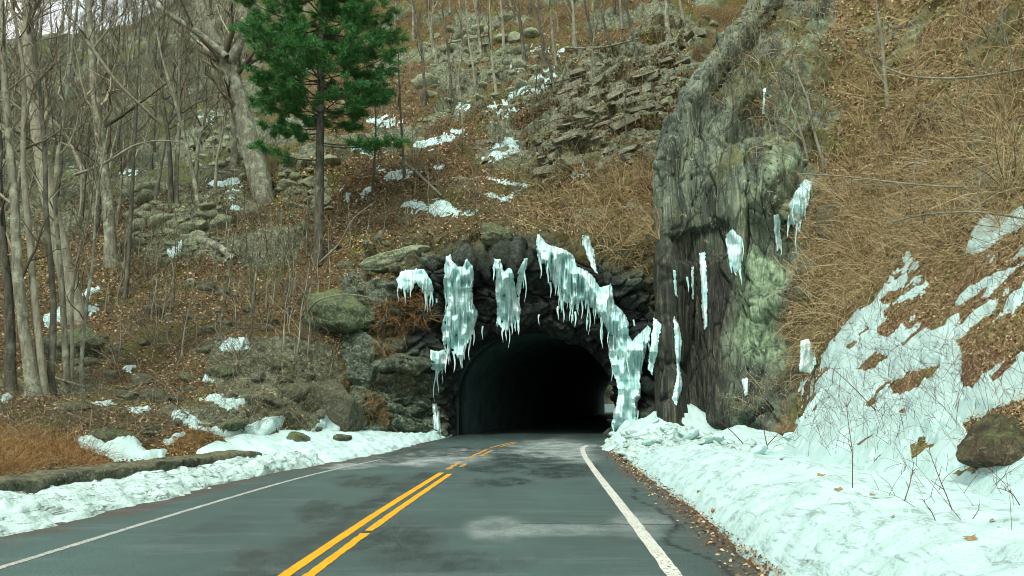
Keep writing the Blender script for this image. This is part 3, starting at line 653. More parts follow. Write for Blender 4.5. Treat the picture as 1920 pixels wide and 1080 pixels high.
Pb = Pb * .75 + CVs * .25
mm = slope_mask(Pb); v, f = snow_on(Pb, mm, .20, 1)
tag(mobj('snow', v, f, MT['snow']), kind='stuff', label='clean snow cover on the slope rising right of the road')

# ploughed berm along the right edge
def bank(name, ys, x0, prof, mat, amp, seed, label, flip=False, n=70, sc=2.0, ends=2.):
    """prof: (offset from edge, height) polyline, may be a function of y"""
    t = np.linspace(0, 1, n); V = np.zeros((len(ys), n, 3))
    for i, y in enumerate(ys):
        pr_ = np.array(prof(y)); xs = np.interp(t, np.linspace(0, 1, len(pr_)), pr_[:, 0]); zs = np.interp(t, np.linspace(0, 1, len(pr_)), pr_[:, 1])
        V[i, :, 0] = x0(y) + xs; V[i, :, 1] = y; V[i, :, 2] = zs
    e = np.sin(np.clip(t * 1.0, 0, 1) * math.pi) ** .4
    fade = sstep(ys[0], ys[0] + .6, ys)[:, None] * sstep(ys[-1], ys[-1] - ends, ys)[:, None]
    nn = fbm(V, sc, 4, seed); n2 = voro(V, sc * 2.4, seed + 9)[0]
    V[..., 2] = V[..., 2] * fade + (amp * nn - amp * .7 * (n2 - .4)) * e * fade - .06 * (1 - e * fade)
    V[..., 0] += .6 * amp * fbm(V, sc * 1.2, 3, seed + 3)
    o = mobj(name, V.reshape(-1, 3), grid_faces(len(ys), n)[:, ::(-1 if not flip else 1)], mat); tag(o, label=label, kind='structure'); return o, V
o, V = bank('snow_bank', np.arange(-4, 21., .07), XE, lambda y: [(a_, b_ * np.interp(y, [11, 19], [.92, .62])) for a_, b_ in ([(.12, -.03), (.35, .22), (.7, .46), (1.15, .66), (1.7, .72), (2.4, .62), (3.2, .55), (4.2, .9), (5.2, 1.2)] if y < 12 else
     [(.12, -.03), (.35, .25), (.7, .50), (1.1, .68), (1.6, .72), (2.2, .64), (2.9, .5), (3.7, .55), (4.6, .75)])], mat_snow('berm_snow', .5, (.42, .62, .59)), .10, 331, None, sc=1.4, n=110)
b1 = bvh(V, grid_faces(V.shape[0], V.shape[1])); TREES_BVH['berm'] = b1
TREES_BVH['slope_snow'] = BVHTree.FromPolygons(v.tolist(), f[0].tolist())
# left verge: dirty ploughed snow between wall and asphalt, then the cleaner toe below the rocks
XW = lambda y: np.interp(y, [-10, 2, 11, 19.2, 22], [-9.3, -8.45, -7.45, -5.85, -5.6])
ys = np.arange(-4, 19.6, .06)
o, V = bank('snow_bank', ys, XLE, lambda y: [(.35 - (.25 if y > 14 else 0), -.03), (.0, .10), (-.25 * (XLE(y) - XW(y)) / 1.5, .2), (-.6 * (XLE(y) - XW(y)), .27), (-1.0 * (XLE(y) - XW(y)), .24), (-1.0 * (XLE(y) - XW(y)) - .25, .1)], MT['snow_dirty'], .13, 341, None, True, sc=2.6, ends=.4)
ys = np.arange(18.6, 34.2, .06)
o, V = bank('snow_bank', ys, XLE, lambda y: [(.25, -.03), (.0, .09)] + [(a_ * np.interp(y, [18.6, 20.5], [.8, 1]), b_ * np.interp(y, [18.6, 22], [.5, 1])) for a_, b_ in ((-.7, .2), (-1.6, .34), (-2.6, .5), (-3.6, .7))] if y < 27 else [(.1, -.03), (-.1, .09), (-.4, .16), (-.9, .22), (-1.6, .3), (-2.4, .5)], MT['snow'], .14, 351, None, True, sc=1.8, ends=.3)
TREES_BVH['verge'] = bvh(V, grid_faces(V.shape[0], V.shape[1]))
# snow cone under the icefall and the heap of ploughed chunks
def mound(cx_, cy_, rx, ry, h, mat, seed, name, amp=.12, pw=1.3):
    U, Wg = np.meshgrid(np.linspace(-1, 1, 120), np.linspace(-1, 1, 120)); R = np.hypot(U, Wg)
    P = np.stack([cx_ + rx * U, cy_ + ry * Wg, 0 * U], -1); R = R + .14 * fbm(P, .9, 3, seed)
    P[..., 2] = h * np.clip(1 - R, 0, 1) ** pw + (amp * fbm(P, 2.2, 4, seed + 1) - amp * voro(P, 3., seed + 2)[0] * .8) * sstep(1.1, .8, R) - .04 - .3 * sstep(.98, 1.15, R)
    o = mobj(name, P.reshape(-1, 3), grid_faces(120, 120)[:, ::-1], mat, loc=(cx_, cy_, 0)); TREES_BVH[name + str(seed)] = bvh(P, grid_faces(120, 120)); return o
tag(mound(6.4, 30.4, 2.7, 2.2, 2.0, MT['snow'], 361, 'snow_mound', .10, 1.1), 'clean white snow mound under the foot of the big right icefall', 'snow mound')
pile = tag(mound(5.2, 24.6, 2.3, 4.6, .72, MT['snow_grit'], 371, 'snow_pile', .16, .8), 'dirty ploughed heap of snow chunks and grit beside the tunnel mouth', 'snow pile')
tag(mound(8.2, 26.5, 2.4, 4.2, .75, MT['snow'], 381, 'snow_mound', .08, 1.), 'low snow mound between the dirty heap and the crag foot', 'snow mound')

# ------------------------------------------------------------------ low stone wall on the left
def sweep_wall():
    ys = np.arange(-6, 19.4, .05); th = np.linspace(0, 1, 34)
    prof = [(0.0, -.1), (.02, .26), (.03, .36), (-.02, .41), (-.5, .44), (-.56, .38), (-.56, -.1)]
    pr_ = np.array(prof); seg = np.concatenate([[0], np.cumsum(np.hypot(*np.diff(pr_, axis=0).T))]); seg /= seg[-1]
    xs = np.interp(th, seg, pr_[:, 0]); zs = np.interp(th, seg, pr_[:, 1])
    V = np.zeros((len(ys), 34, 3)); V[..., 0] = XW(ys)[:, None] + xs; V[..., 1] = ys[:, None]; V[..., 2] = zs
    brk = sstep(17.9, 19.3, ys + .3 * vnoise(np.stack([ys, ys * 0, ys * 0], -1) * 3, 2))[:, None]
    V[..., 2] = np.where(zs > .1, zs - brk * .38 * (zs / .5), zs)
    c = voro(V, (1.6, 1.1, 3.6), 391); j = fbm(V, 3.5, 4, 395)
    V[..., 0] += .10 * (c[2] - .5) + .05 * j; V[..., 2] += (.05 * (c[2] - .5) + .035 * j) * (zs > .1)
    V[-1, :, :] = V[-1, :, :] * .0 + V[-1, :, :].mean(0)
    return V
k = M('wall_stone', .95, .15); c = rock_layers(k, (.05, .055, .038), (.20, .215, .145), (.44, .48, .33), 2., lichen=.5)
c = k.mix(k.math('MULTIPLY', k.maprange(k.up(), .5, .9), k.maprange(k.noise(1.3, 5, .7), .38, .55, 0, .7)), c, k.ramp(k.noise(10., 4), [(.35, (.12, .14, .07)), (.65, (.40, .41, .25))])); MT['wall'] = k.done(c)
V = sweep_wall(); tag(mobj('stone_wall', V.reshape(-1, 3), grid_faces(V.shape[0], 34)[:, ::-1], MT['wall'], loc=(-7.4, 11, 0)), 'low mossy stone guard wall with a broken end beside the left lane', 'wall')

# ------------------------------------------------------------------ stones
import bmesh
def ico(sub):
    bm = bmesh.new(); bmesh.ops.create_icosphere(bm, subdivisions=sub, radius=1.)
    V = np.array([v.co[:] for v in bm.verts]); Fc = np.array([[v.index for v in f.verts] for f in bm.faces]); bm.free(); return V, Fc
ICO = {s: ico(s) for s in (2, 3, 5)}
def stone_mesh(name, seed, mat, sub=3, flat=.75, cuts=11, rough=.06, long=1.25):
    r = np.random.RandomState(seed); V, Fc = ICO[sub]; V = V.copy()
    if seed == 903: V = np.sign(V) * np.abs(V) ** .45; V /= 1.25
    for _ in range(cuts):
        n = r.normal(size=3); n /= np.linalg.norm(n); d = r.uniform(.55, .85); s = V @ n
        V = V - np.clip(s - d, 0, None)[:, None] * n * .92
    V = V * (1 + rough * 1.6 * fbm(V + seed, 1.2, 3, seed)[:, None] + rough * fbm(V + seed, 4., 3, seed + 1)[:, None] * (1 if sub > 2 else .5))
    V *= np.array([long, 1., flat]) * r.uniform(.9, 1.1, 3)
    return new_mesh(name, V, Fc, mat, smooth=sub > 2)
RNG = np.random.RandomState(7)
STONES = {mk: [stone_mesh('stone', 50 + i + 20 * j, MT[mk], 3 if i < 5 else 2, [.6, .75, .9][i % 3]) for i in range(9)] for j, mk in enumerate(('boulder', 'talus', 'mossy'))}
PLACED = []
def boulder(px, py, sx, mk='boulder', sy=None, var=None, hero=0, name='boulder', only=None, z=.15):
    h = hit(px, py + (sy or sx) * .35, only)
    if h is None: return None
    loc, n, nm, dist = h[:4]; s = sx / F * dist * .5
    me = stone_mesh('boulder', hero, MT[mk], 5, (sy or sx * .75) / sx, 13, .07) if hero else STONES[mk][int(RNG.randint(0, 9)) if var is None else var]
    o = link(name, me, None, loc + np.array([0, .25 * s, z * s]), (RNG.uniform(-.3, .3), RNG.uniform(-.3, .3), RNG.uniform(0, 6.28) if not hero else 0))
    k = (sy / sx / .75) if (sy and not hero) else 1.
    o.scale = (s / 1.1, s / 1.1, s / 1.1 * k)
    PLACED.append([o, px, py, sx, mk]); return o
def lab(o, label, cat, group=None):
    if o is not None: tag(o, label, cat, group)
    return o
lab(boulder(122, 645, 95, 'mossy', 88, hero=901, z=.4), 'big rounded boulder with bright mossy top below the leaning trunk', 'boulder')
lab(boulder(640, 592, 150, 'mossy', 104, hero=902, z=.45), 'largest flat mossy boulder overhanging the leafy bank beside the rock face', 'boulder')
lab(boulder(628, 735, 104, 'boulder', 150, hero=903, z=.3), 'tall dark squared rock block standing under the overhanging boulder', 'boulder')
lab(boulder(930, 425, 66, 'mossy', 60, hero=904, z=.2), 'rounded rock with green moss cap on the brow above the tunnel', 'boulder')
lab(boulder(688, 528, 36, 'boulder', 40, hero=905), 'upright grey rock perched above the overhanging boulder', 'boulder')
lab(boulder(1905, 780, 150, 'brown_stone', 130, hero=906, z=-.25), 'big brown and green boulder in the snow at the right edge', 'boulder')
lab(boulder(740, 475, 120, 'talus', 50, hero=907, z=.1), 'long pale lichen rock lying above the rock face left of the ice', 'boulder')
lab(boulder(1560, 390, 44, 'boulder', 90, hero=908, z=.1), 'narrow weathered rock knob right of the hanging ice patch', 'boulder')
lab(boulder(1470, 372, 54, 'talus', 62, hero=909, z=.2), 'pale lichen-spotted rock jutting beside the highest ice patch', 'boulder')
lab(boulder(640, 815, 40, 'boulder', 24, z=.0), 'small dark rock set in the snow below the tall block', 'boulder')
lab(boulder(557, 815, 40, 'mossy', 30, z=.1), 'squat yellow-green mossy rock in the snow near the wall end', 'boulder')
lab(boulder(430, 792, 56, 'mossy', 30), 'mossy rock ringed by snow just above the low wall', 'boulder')
lab(boulder(200, 812, 60, 'mossy', 26), 'flat ochre rock behind the snow above the low wall', 'boulder')
HB = [(263, 708, 42, 26), (290, 738, 48, 32), (238, 738, 44, 26), (430, 738, 32, 32), (412, 690, 50, 36), (482, 702, 38, 28), (530, 707, 36, 24), (545, 730, 60, 36), (575, 700, 30, 24), (285, 800, 34, 20), (280, 812, 30, 16), (348, 703, 34, 18), (350, 728, 30, 16),
      (502, 752, 62, 22), (520, 678, 26, 22), (135, 760, 44, 26), (150, 695, 36, 30), (148, 675, 40, 22), (380, 652, 28, 20), (488, 648, 30, 24), (285, 575, 44, 24), (390, 530, 44, 34), (415, 545, 28, 18), (270, 640, 26, 16), (205, 700, 26, 18), (60, 730, 26, 22),
      (180, 640, 28, 20), (600, 772, 30, 22), (505, 600, 30, 16), (390, 618, 36, 22), (330, 745, 30, 18), (455, 745, 30, 16), (215, 655, 30, 20), (330, 790, 26, 14), (590, 560, 34, 20), (470, 575, 30, 18), (545, 585, 26, 16), (350, 590, 30, 18)]
for q in HB: boulder(q[0], q[1], q[2], RNG.choice(['boulder', 'boulder', 'mossy']), q[3])
def scatter_px(poly, n, rng, dmin=0):
    P = np.asarray(poly, float); lo, hi = P.min(0), P.max(0); out = []
    while len(out) < n:
        c = rng.uniform(lo, hi, (4 * n, 2)); c = c[sdf(poly, c[:, 0], c[:, 1]) > 0]
        for q in c:
            if len(out) < n and (dmin == 0 or all((q[0] - o[0]) ** 2 + (q[1] - o[1]) ** 2 > dmin * dmin for o in out[-120:])): out.append(q)
        dmin *= .8
    return out
for poly, n, a, b, mk in [(TALUS[0], 46, 16, 56, 'talus'), (TALUS[1], 30, 16, 50, 'talus'), (TALUS[2], 54, 14, 46, 'talus'), (TALUS[3], 30, 14, 36, 'talus'), (TALUS[6], 12, 16, 36, 'boulder'),
                          ([(620, 120), (800, 140), (840, 260), (640, 260)], 22, 10, 22, 'talus'), ([(150, 560), (600, 500), (640, 640), (200, 700)], 26, 10, 24, 'boulder'), ([(200, 440), (480, 400), (560, 500), (260, 560)], 20, 10, 26, 'talus'),
                          ([(1300, 20), (1500, 60), (1560, 200), (1500, 330), (1420, 250)], 6, 14, 26, 'talus'), ([(30, 260), (200, 280), (200, 420), (30, 420)], 14, 8, 18, 'talus')]:
    for q in scatter_px(poly, n, RNG, (a + b) * .35):
        s = a + (b - a) * RNG.rand() ** 1.8; boulder(q[0], q[1], s, mk, s * RNG.uniform(.5, .9))

# bedded ledges: slabs laid along the bedding, each a stone of its own
def slab_mesh(seed):
    r = np.random.RandomState(seed); V = []
    n = 5
    bm = bmesh.new(); bmesh.ops.create_cube(bm, size=2.); bmesh.ops.bevel(bm, geom=bm.edges[:], offset=.12, segments=1, affect='EDGES')
    V = np.array([v.co[:] for v in bm.verts]); bm.verts.index_update(); Fs = {}
    for f in bm.faces: Fs.setdefault(len(f.verts), []).append([v.index for v in f.verts])
    bm.free(); V = V + .16 * np.stack([vnoise(V * 1.1 + seed * 3, s) for s in (1, 2, 3)], -1); V[:, 0] += V[:, 2] * r.uniform(-.25, .25)
    return new_mesh('stone', V, [np.array(x) for x in Fs.values()], MT['ledge'], smooth=False)
SLABS = [slab_mesh(i) for i in range(10)]
def ledge(label, rows, loc_px, seed):
    r = np.random.RandomState(seed); h = hit(*loc_px, only=('hill',)); root = link('rock_ledge', None, None, h[0]); tag(root, label, 'rock ledge', 'layered ledges above the tunnel'); k = 0
    for (x0, y0, x1, y1) in rows:
        x = x0
        while x < x1:
            w = 12 + 52 * r.rand() ** 2; y = np.interp(x, [x0, x1], [y0, y1]) + r.uniform(-5, 5); hh = 4 + 11 * r.rand() ** 1.6
            hp = hit(x + w / 2, y, ('hill',))
            if hp is not None and r.rand() > .22 and vnoise(np.array([[x * .012, y * .02, seed]]), 5)[0] > -.45:
                s = hp[3] / F
                o = link('stone', SLABS[r.randint(10)], root, hp[0] - h[0] + np.array([0, .35, 0]), (r.uniform(-.1, .1), -math.atan2(y0 - y1, x1 - x0) + r.uniform(-.07, .07), r.uniform(-.6, .6)), (w * s * .52, r.uniform(.25, .6), hh * s * .5)); k += 1
            x += w * r.uniform(.9, 1.15)
    return root
ledge('upper layered grey ledges rising toward the crag top', [(1030, 150 + 13 * i, 1310 - i * 6, 55 + 13 * i) for i in range(0, 11)], (1150, 160), 3)
ledge('middle layered ledges with mossy beds below the snow strips', [(890, 228 + 13 * i, 1110, 170 + 13 * i) for i in range(0, 7)], (1000, 240), 4)
ledge('lowest broken band of ledges just above the brushy brow', [(1010 - 6 * i, 292 + 12 * i, 1240 - 12 * i, 240 + 13 * i) for i in range(0, 5)], (1120, 290), 5)

# ------------------------------------------------------------------ ice
ICE = [
 ('icefall', 'widest icefall sweeping down to the right side of the tunnel mouth', .55, [(1008, 440), (1022, 455), (1040, 460), (1070, 475), (1085, 500), (1110, 515), (1125, 540), (1145, 530), (1152, 570), (1168, 585), (1180, 610), (1184, 640), (1215, 608), (1222, 625), (1207, 680), (1200, 740), (1188, 805), (1160, 812), (1144, 800), (1157, 740), (1150, 690), (1140, 660), (1142, 620), (1125, 590), (1095, 560), (1080, 570), (1060, 560), (1050, 545), (1035, 530), (1030, 505), (1010, 480), (1003, 455)]),
 ('icefall', 'long two-legged icefall hanging over the left side of the tunnel mouth', .45, [(834, 480), (845, 475), (856, 500), (868, 500), (876, 482), (888, 500), (886, 560), (896, 590), (890, 625), (868, 650), (858, 672), (845, 650), (828, 640), (828, 615), (838, 570), (832, 520)]),
 ('icefall', 'shorter icefall with a bulging end over the middle of the tunnel mouth', .4, [(924, 484), (940, 486), (944, 510), (955, 500), (964, 520), (970, 560), (978, 580), (970, 600), (945, 622), (932, 600), (928, 555), (930, 520)]),
 ('ice_streak', 'thin curved ice streak beside the middle icefall', .15, [(983, 484), (991, 484), (980, 525), (974, 562), (967, 545), (970, 512)]),
 ('ice_sheet', 'frosty ice cap on the ledge left of the long icefall', .2, [(742, 522), (752, 506), (795, 505), (812, 528), (810, 556), (796, 548), (780, 530), (765, 545), (748, 537)]),
 ('ice_streak', 'tattered ice streak above the widest icefall', .15, [(1090, 442), (1105, 445), (1112, 470), (1121, 515), (1108, 497), (1098, 472)]),
 ('ice_streak', 'longest straight ice streak on the dark crag face', .12, [(1311, 474), (1323, 472), (1327, 530), (1326, 612), (1320, 620), (1315, 560)]),
 ('ice_streak', 'narrow ice streak just left of the longest one on the crag', .1, [(1295, 500), (1301, 498), (1302, 560), (1298, 562)]),
 ('ice_streak', 'short ice streak high on the left edge of the crag', .12, [(1261, 505), (1268, 508), (1271, 558), (1265, 552)]),
 ('ice_streak', 'wavy ice streak running down the left foot of the crag', .2, [(1263, 590), (1274, 612), (1279, 640), (1275, 680), (1280, 725), (1268, 762), (1260, 745), (1270, 700), (1265, 650)]),
 ('ice_sheet', 'fringed ice sheet in the middle of the crag', .16, [(1360, 440), (1375, 430), (1393, 450), (1390, 508), (1378, 517), (1366, 480)]),
 ('ice_streak', 'slim ice streak below the highest ice patch', .14, [(1451, 402), (1463, 402), (1466, 462), (1456, 472), (1451, 430)]),
 ('ice_sheet', 'broad white ice patch hanging highest on the crag', .22, [(1508, 336), (1524, 340), (1517, 372), (1500, 418), (1488, 420), (1469, 398), (1490, 358)]),
 ('ice_column', 'lone upright ice column standing at the left foot of the tunnel', .3, [(809, 757), (820, 755), (826, 790), (828, 822), (814, 822), (813, 790)]),
 ('ice_sheet', 'ragged lump of ice under the long left icefall', .2, [(806, 655), (822, 660), (836, 645), (838, 682), (824, 698), (808, 690)]),
 ('ice_streak', 'faint frosty streak between the widest icefall and the crag', .1, [(1226, 596), (1240, 608), (1234, 650), (1224, 704), (1215, 690), (1220, 640)]),
 ('ice_sheet', 'pale frost sheet low on the right end of the crag', .12, [(1500, 640), (1516, 634), (1532, 680), (1520, 700), (1498, 690)]),
 ('ice_streak', 'small ice drip near the dry grass at the crag foot', .1, [(1391, 712), (1401, 708), (1404, 738), (1396, 742)]),
 ('ice_streak', 'thin vertical ice line in the upper groove of the crag', .1, [(1431, 165), (1436, 165), (1434, 215), (1428, 215)])]
def cone(p, L, r, rng):
    K = 6; t = np.linspace(0, 1, K); P = np.array(p)[None] + np.stack([.04 * L * np.sin(t * 5 + rng.rand() * 6), 0 * t, -L * t], -1)
    return P[None], (r * (1 - t) ** .8 * (1 + .18 * rng.normal(size=K)) + .004)[None]
for ii, (nm, label, thick, poly) in enumerate(ICE):
    r = np.random.RandomState(400 + ii); a = np.array(poly, float); lo, hi = a.min(0) - 8, a.max(0) + 26
    gx = np.arange(lo[0], hi[0], 9.); gy = np.arange(lo[1], hi[1], 9.); Yg = np.full((len(gy), len(gx)), np.nan)
    for i, y in enumerate(gy):
        for j, x in enumerate(gx):
            h = hit(x, y, ('portal', 'crag') if x > 700 else None)
            if h is not None: Yg[i, j] = h[0][1]
    med = np.nanpercentile(Yg, 30); Yg = np.where(np.isnan(Yg) | (Yg > med + 1.6), med + .1, Yg)
    for _ in range(3):
        Z = np.pad(Yg, 1, mode='edge'); Yg = np.minimum(Yg, (Z[:-2, 1:-1] + Z[2:, 1:-1] + Z[1:-1, :-2] + Z[1:-1, 2:] + Yg) / 5 + .02)
    st = 1.1; X, Yp = np.meshgrid(np.arange(lo[0], hi[0], st), np.arange(lo[1], hi[1], st))
    fx = np.clip((X - gx[0]) / 9, 0, len(gx) - 1.001); fy = np.clip((Yp - gy[0]) / 9, 0, len(gy) - 1.001); i0, j0 = fy.astype(int), fx.astype(int); fx -= j0; fy -= i0
    Yd = (Yg[i0, j0] * (1 - fx) + Yg[i0, np.minimum(j0 + 1, len(gx) - 1)] * fx) * (1 - fy) + (Yg[np.minimum(i0 + 1, len(gy) - 1), j0] * (1 - fx) + Yg[np.minimum(i0 + 1, len(gy) - 1), np.minimum(j0 + 1, len(gx) - 1)] * fx) * fy
    Q = np.stack([X, Yp * .0 + ii, X * 0], -1)
    big = min(1., (hi[0] - lo[0] - 34) / 60.)
    low = np.clip((Yp - np.interp(X, [1000, 1150, 1230], [560, 640, 700])) / 60, 0, 1) if ii == 0 else 0 * X
    teeth = (9 * np.abs(vnoise(Q * .12, 410)) + 5 * vnoise(Q * .4, 411)) * (1 - .75 * low) * max(.25, big)
    Q2 = np.stack([X, Yp, X * 0], -1)
    Xw = X + 3.0 * big * vnoise(Q2 * .07, 412) + 1.0 * vnoise(Q2 * .25, 416); m = np.maximum(sdf(poly, Xw, Yp + 2 * vnoise(Q2 * .1, 421)), sdf(poly, Xw, Yp - teeth))
    if big > .5: m = np.minimum(m, (1.3 + .1 * low - vnoise(Q2 * (.13, .035, 1), 417) - .45 * vnoise(Q2 * (.3, .08, 1), 418)) * 9)
    col = vnoise(Q2 * (.32, .028, 1), 413) * (.45 - .25 * low) + vnoise(Q2 * (.75, .06, 1), 414) * (.22 - .14 * low) + vnoise(Q2 * (.09, .07, 1), 415) * .7
    t = np.clip(m / 13., 0, 1) ** .6 * thick * 1.15 * (.85 + 1.0 * col); clear = (1 - .6 * low) * sstep(.25, -.45, col + .1 * vnoise(Q2 * (.3, .03, 1), 420))
    keep = (m[:-1, :-1] > 0) & (m[1:, 1:] > 0)
    Ff = grid_faces(*X.shape, keep); Pf = at(X, Yp, Yd - .06 - t).reshape(-1, 3); Pk = at(X, Yp, Yd + .12).reshape(-1, 3)
    bx = a[:, 0].mean(); base = at(bx, a[:, 1].max(), float(np.nanmedian(Yd))); nn = len(Pf)
    v, f, ia = compact(np.concatenate([Pf, Pk]), [Ff, Ff[:, ::-1] + nn], dict(clear=np.tile(clear.reshape(-1), 2)))
    root = mobj(nm, v, f, MT['ice'], loc=base, attrs=ia); tag(root, label, nm.replace('_', ' '), 'ice hanging on the rock')
    ni = int((hi[0] - lo[0] - 34) * .32) if thick > .12 else 0
    for q in range(ni):                                                # icicles along the lower edge and on the face
        jx = r.randint(4, X.shape[1] - 4); colm = np.where(m[:, jx] > 1)[0]
        if len(colm) < 4: continue
        runs = np.where(np.diff(colm) > 2)[0]; ends_ = [colm[z] for z in runs] + [colm[-1]]; iy = ends_[r.randint(len(ends_))] - 2 if r.rand() < .65 else colm[r.randint(len(colm))]
        Lp = r.uniform(12, 44) * (1.5 if r.rand() < .2 else 1); p = at(X[iy, jx], Yp[iy, jx], Yd[iy, jx] - .05 - t[iy, jx] * .7)
        tv, tf = tubes(*cone(p - base, Lp / F * p[1], r.uniform(.025, .07), r), sides=6)
        mobj('icicle', tv, tf, MT['ice'], root)
# free icicles under the arch rim
for ii, (x, y, L) in enumerate([(830, 690, 30), (905, 612, 26), (1010, 590, 20), (1046, 575, 26), (1078, 585, 30), (1100, 600, 22), (1032, 530, 30), (1072, 590, 18), (1188, 600, 34), (1192, 640, 30), (1288, 520, 30), (818, 560, 40)]):
    h = hit(x, y, ('portal', 'crag'))
    if h is None: continue
    rr = np.random.RandomState(ii); p = h[0] + np.array([0, -.12, 0]); tv, tf = tubes(*cone(p, L / F * p[1], .05, rr), sides=7)
    tag(mobj('icicle', tv, tf, MT['ice'], loc=p), ['icicle below the ragged ice lump left of the arch', 'icicle on the arch rim between the long and middle icefalls', 'small icicle over the crown of the arch', 'icicle right of the arch crown under the widest icefall', 'longer icicle farther right of the arch crown', 'icicle where the arch starts to fall on the right', 'lone icicle in the dark gap left of the widest icefall', 'short icicle tucked under the widest icefall fringe', 'icicle in the dark rock right of the widest icefall', 'lower icicle in the dark rock right of the widest icefall', 'icicle between two ice streaks on the crag foot', 'icicle left of the long two-legged icefall'][ii], 'icicle', 'loose icicles around the tunnel arch')
# chunks of the ploughed heap
ck = [stone_mesh('chunk', 700 + i, MT['snow' if i % 2 else 'snow_grit'], 2, .6, 9, .08) for i in range(8)]
r = np.random.RandomState(5)
for i in range(290):
    x, y = 5.0 + 2.3 * r.normal() * .5, 24.6 + 4.6 * r.normal() * .5; z = down(x, y, 3.)
    if z is None or z > 1.6 or z < -.5 or x < XE(y) - .3: continue
    s = r.uniform(.06, .26) * (1.3 if r.rand() < .15 else 1)
    link('chunk', ck[r.randint(8)], pile, (x - 5.2, y - 24.6, max(z, 0) + s * .25), r.uniform(-.6, .6, 3) + np.array([0, 0, r.rand() * 6]), s)

# ------------------------------------------------------------------ trees
def kids(r, P, R, L, n, lenf, spread=.9, up=.25, tmin=.25, K=4, rf=.55, wander=.10, rmin=.008, droop=0.):
    """batch of child branches for every parent branch"""
    N, k, _ = P.shape; idx = np.repeat(np.arange(N), n); t = tmin + (1 - tmin) * r.rand(len(idx)) ** .8
    f = t * (k - 1); i = np.clip(f.astype(int), 0, k - 2); f = f - i
    p = P[idx, i] * (1 - f)[:, None] + P[idx, i + 1] * f[:, None]; d0 = P[idx, i + 1] - P[idx, i]; d0 /= np.linalg.norm(d0, axis=1, keepdims=True) + 1e-9
    rn = r.normal(size=(len(idx), 3)); rn -= (rn * d0).sum(1, keepdims=True) * d0; rn /= np.linalg.norm(rn, axis=1, keepdims=True) + 1e-9
    a = spread * r.uniform(.6, 1.2, len(idx))[:, None]; d = d0 * np.cos(a) + rn * np.sin(a); d[:, 2] += up; d /= np.linalg.norm(d, axis=1, keepdims=True)
    Lc = L[idx] * lenf * (1.15 - .6 * t) * r.uniform(.6, 1.25, len(idx)); r0 = np.maximum((R[idx, i] * (1 - f) + R[idx, i + 1] * f) * rf, rmin)
    q = [p]; dd = d
    for s in range(K - 1):
        dd = dd + wander * 2.2 * r.normal(size=dd.shape); dd[:, 2] += up * .25 - droop; dd /= np.linalg.norm(dd, axis=1, keepdims=True); q.append(q[-1] + dd * (Lc / (K - 1))[:, None])
    Pc = np.stack(q, 1); Rc = np.maximum(r0[:, None] * np.linspace(1, .3, K)[None], rmin * .6)
    return Pc, Rc, Lc
def trunk_path(pts, K=14, wob=.0, seed=0):
    P = np.array(pts, float); s = np.concatenate([[0], np.cumsum(np.linalg.norm(np.diff(P, axis=0), axis=1))]); s /= s[-1]; t = np.linspace(0, 1, K)
    o = np.stack([np.interp(t, s, P[:, i]) for i in range(3)], -1)
    if K > 6: o[1:-1] = (o[:-2] + 2 * o[1:-1] + o[2:]) / 4
    L = np.linalg.norm(P[-1] - P[0]); o[1:] += wob * L * np.stack([vnoise(np.stack([t[1:] * 4 + seed, t[1:] * 0 + i, t[1:] * 0], -1), seed) for i in range(3)], -1) * np.array([1, 1, 0])
    return o
def tree_mesh(seed, pts, r0, mat, n1=18, n2=7, n3=4, l1=.32, up=.35, forks=(), tm=.35, sides=9, twig='twig', K=14, tip=.25, rmin=.010, wob=.012):
    r = np.random.RandomState(seed); T = trunk_path(pts, K, wob, seed); L = np.linalg.norm(T[-1] - T[0]); rr = r0 * np.linspace(1, tip, K) ** .9; rr[0] *= 1.5; rr[1] *= 1.12
    stems = [(T, rr)] + [(trunk_path(f, 8, .02, seed + i + 1), r0 * q * np.linspace(1, .35, 8)) for i, (f, q) in enumerate(forks)]
    V, Q = [], []; parts = [tubes(a[None], b[None], sides) for a, b in stems]; tv, tf = join(parts)
    tv = tv + (r0 * .10 * vnoise(tv * np.array([5, 5, 1.5]), seed))[:, None] * np.array([1, 1, 0])
    parts = []
    for a, b in stems:
        n = n1 if a is T else max(4, n1 // 2); LL = np.array([np.linalg.norm(a[-1] - a[0])])
        P1, R1, L1 = kids(r, a[None], b[None], LL, n, l1, .95, up, tm if a is T else .25, 5, .42, .09, rmin)
        parts.append(tubes(P1, R1, 4))
        if n2:
            P2, R2, L2 = kids(r, P1, R1, L1, n2, .5, .75, up * .6, .2, 4, .55, .10, rmin); parts.append(tubes(P2, R2, 3))
            if n3:
                P3_, R3, L3 = kids(r, P2, R2, L2, n3, .5, .7, up * .4, .2, 3, .6, .10, rmin * .8); parts.append(tubes(P3_, R3, 3))
    cv, cf = join(parts)
    return new_mesh('trunk', tv, tf, MT[mat]), new_mesh('crown', cv, cf, MT[twig] if twig else MT[mat])
def plant_tree(name, loc, meshes, label=None, cat='tree', group=None, rot=0, sc=1.):
    root = link(name, None, None, loc, (0, 0, rot), sc); link('trunk', meshes[0], root); link('crown', meshes[1], root); tag(root, label, cat, group); return root
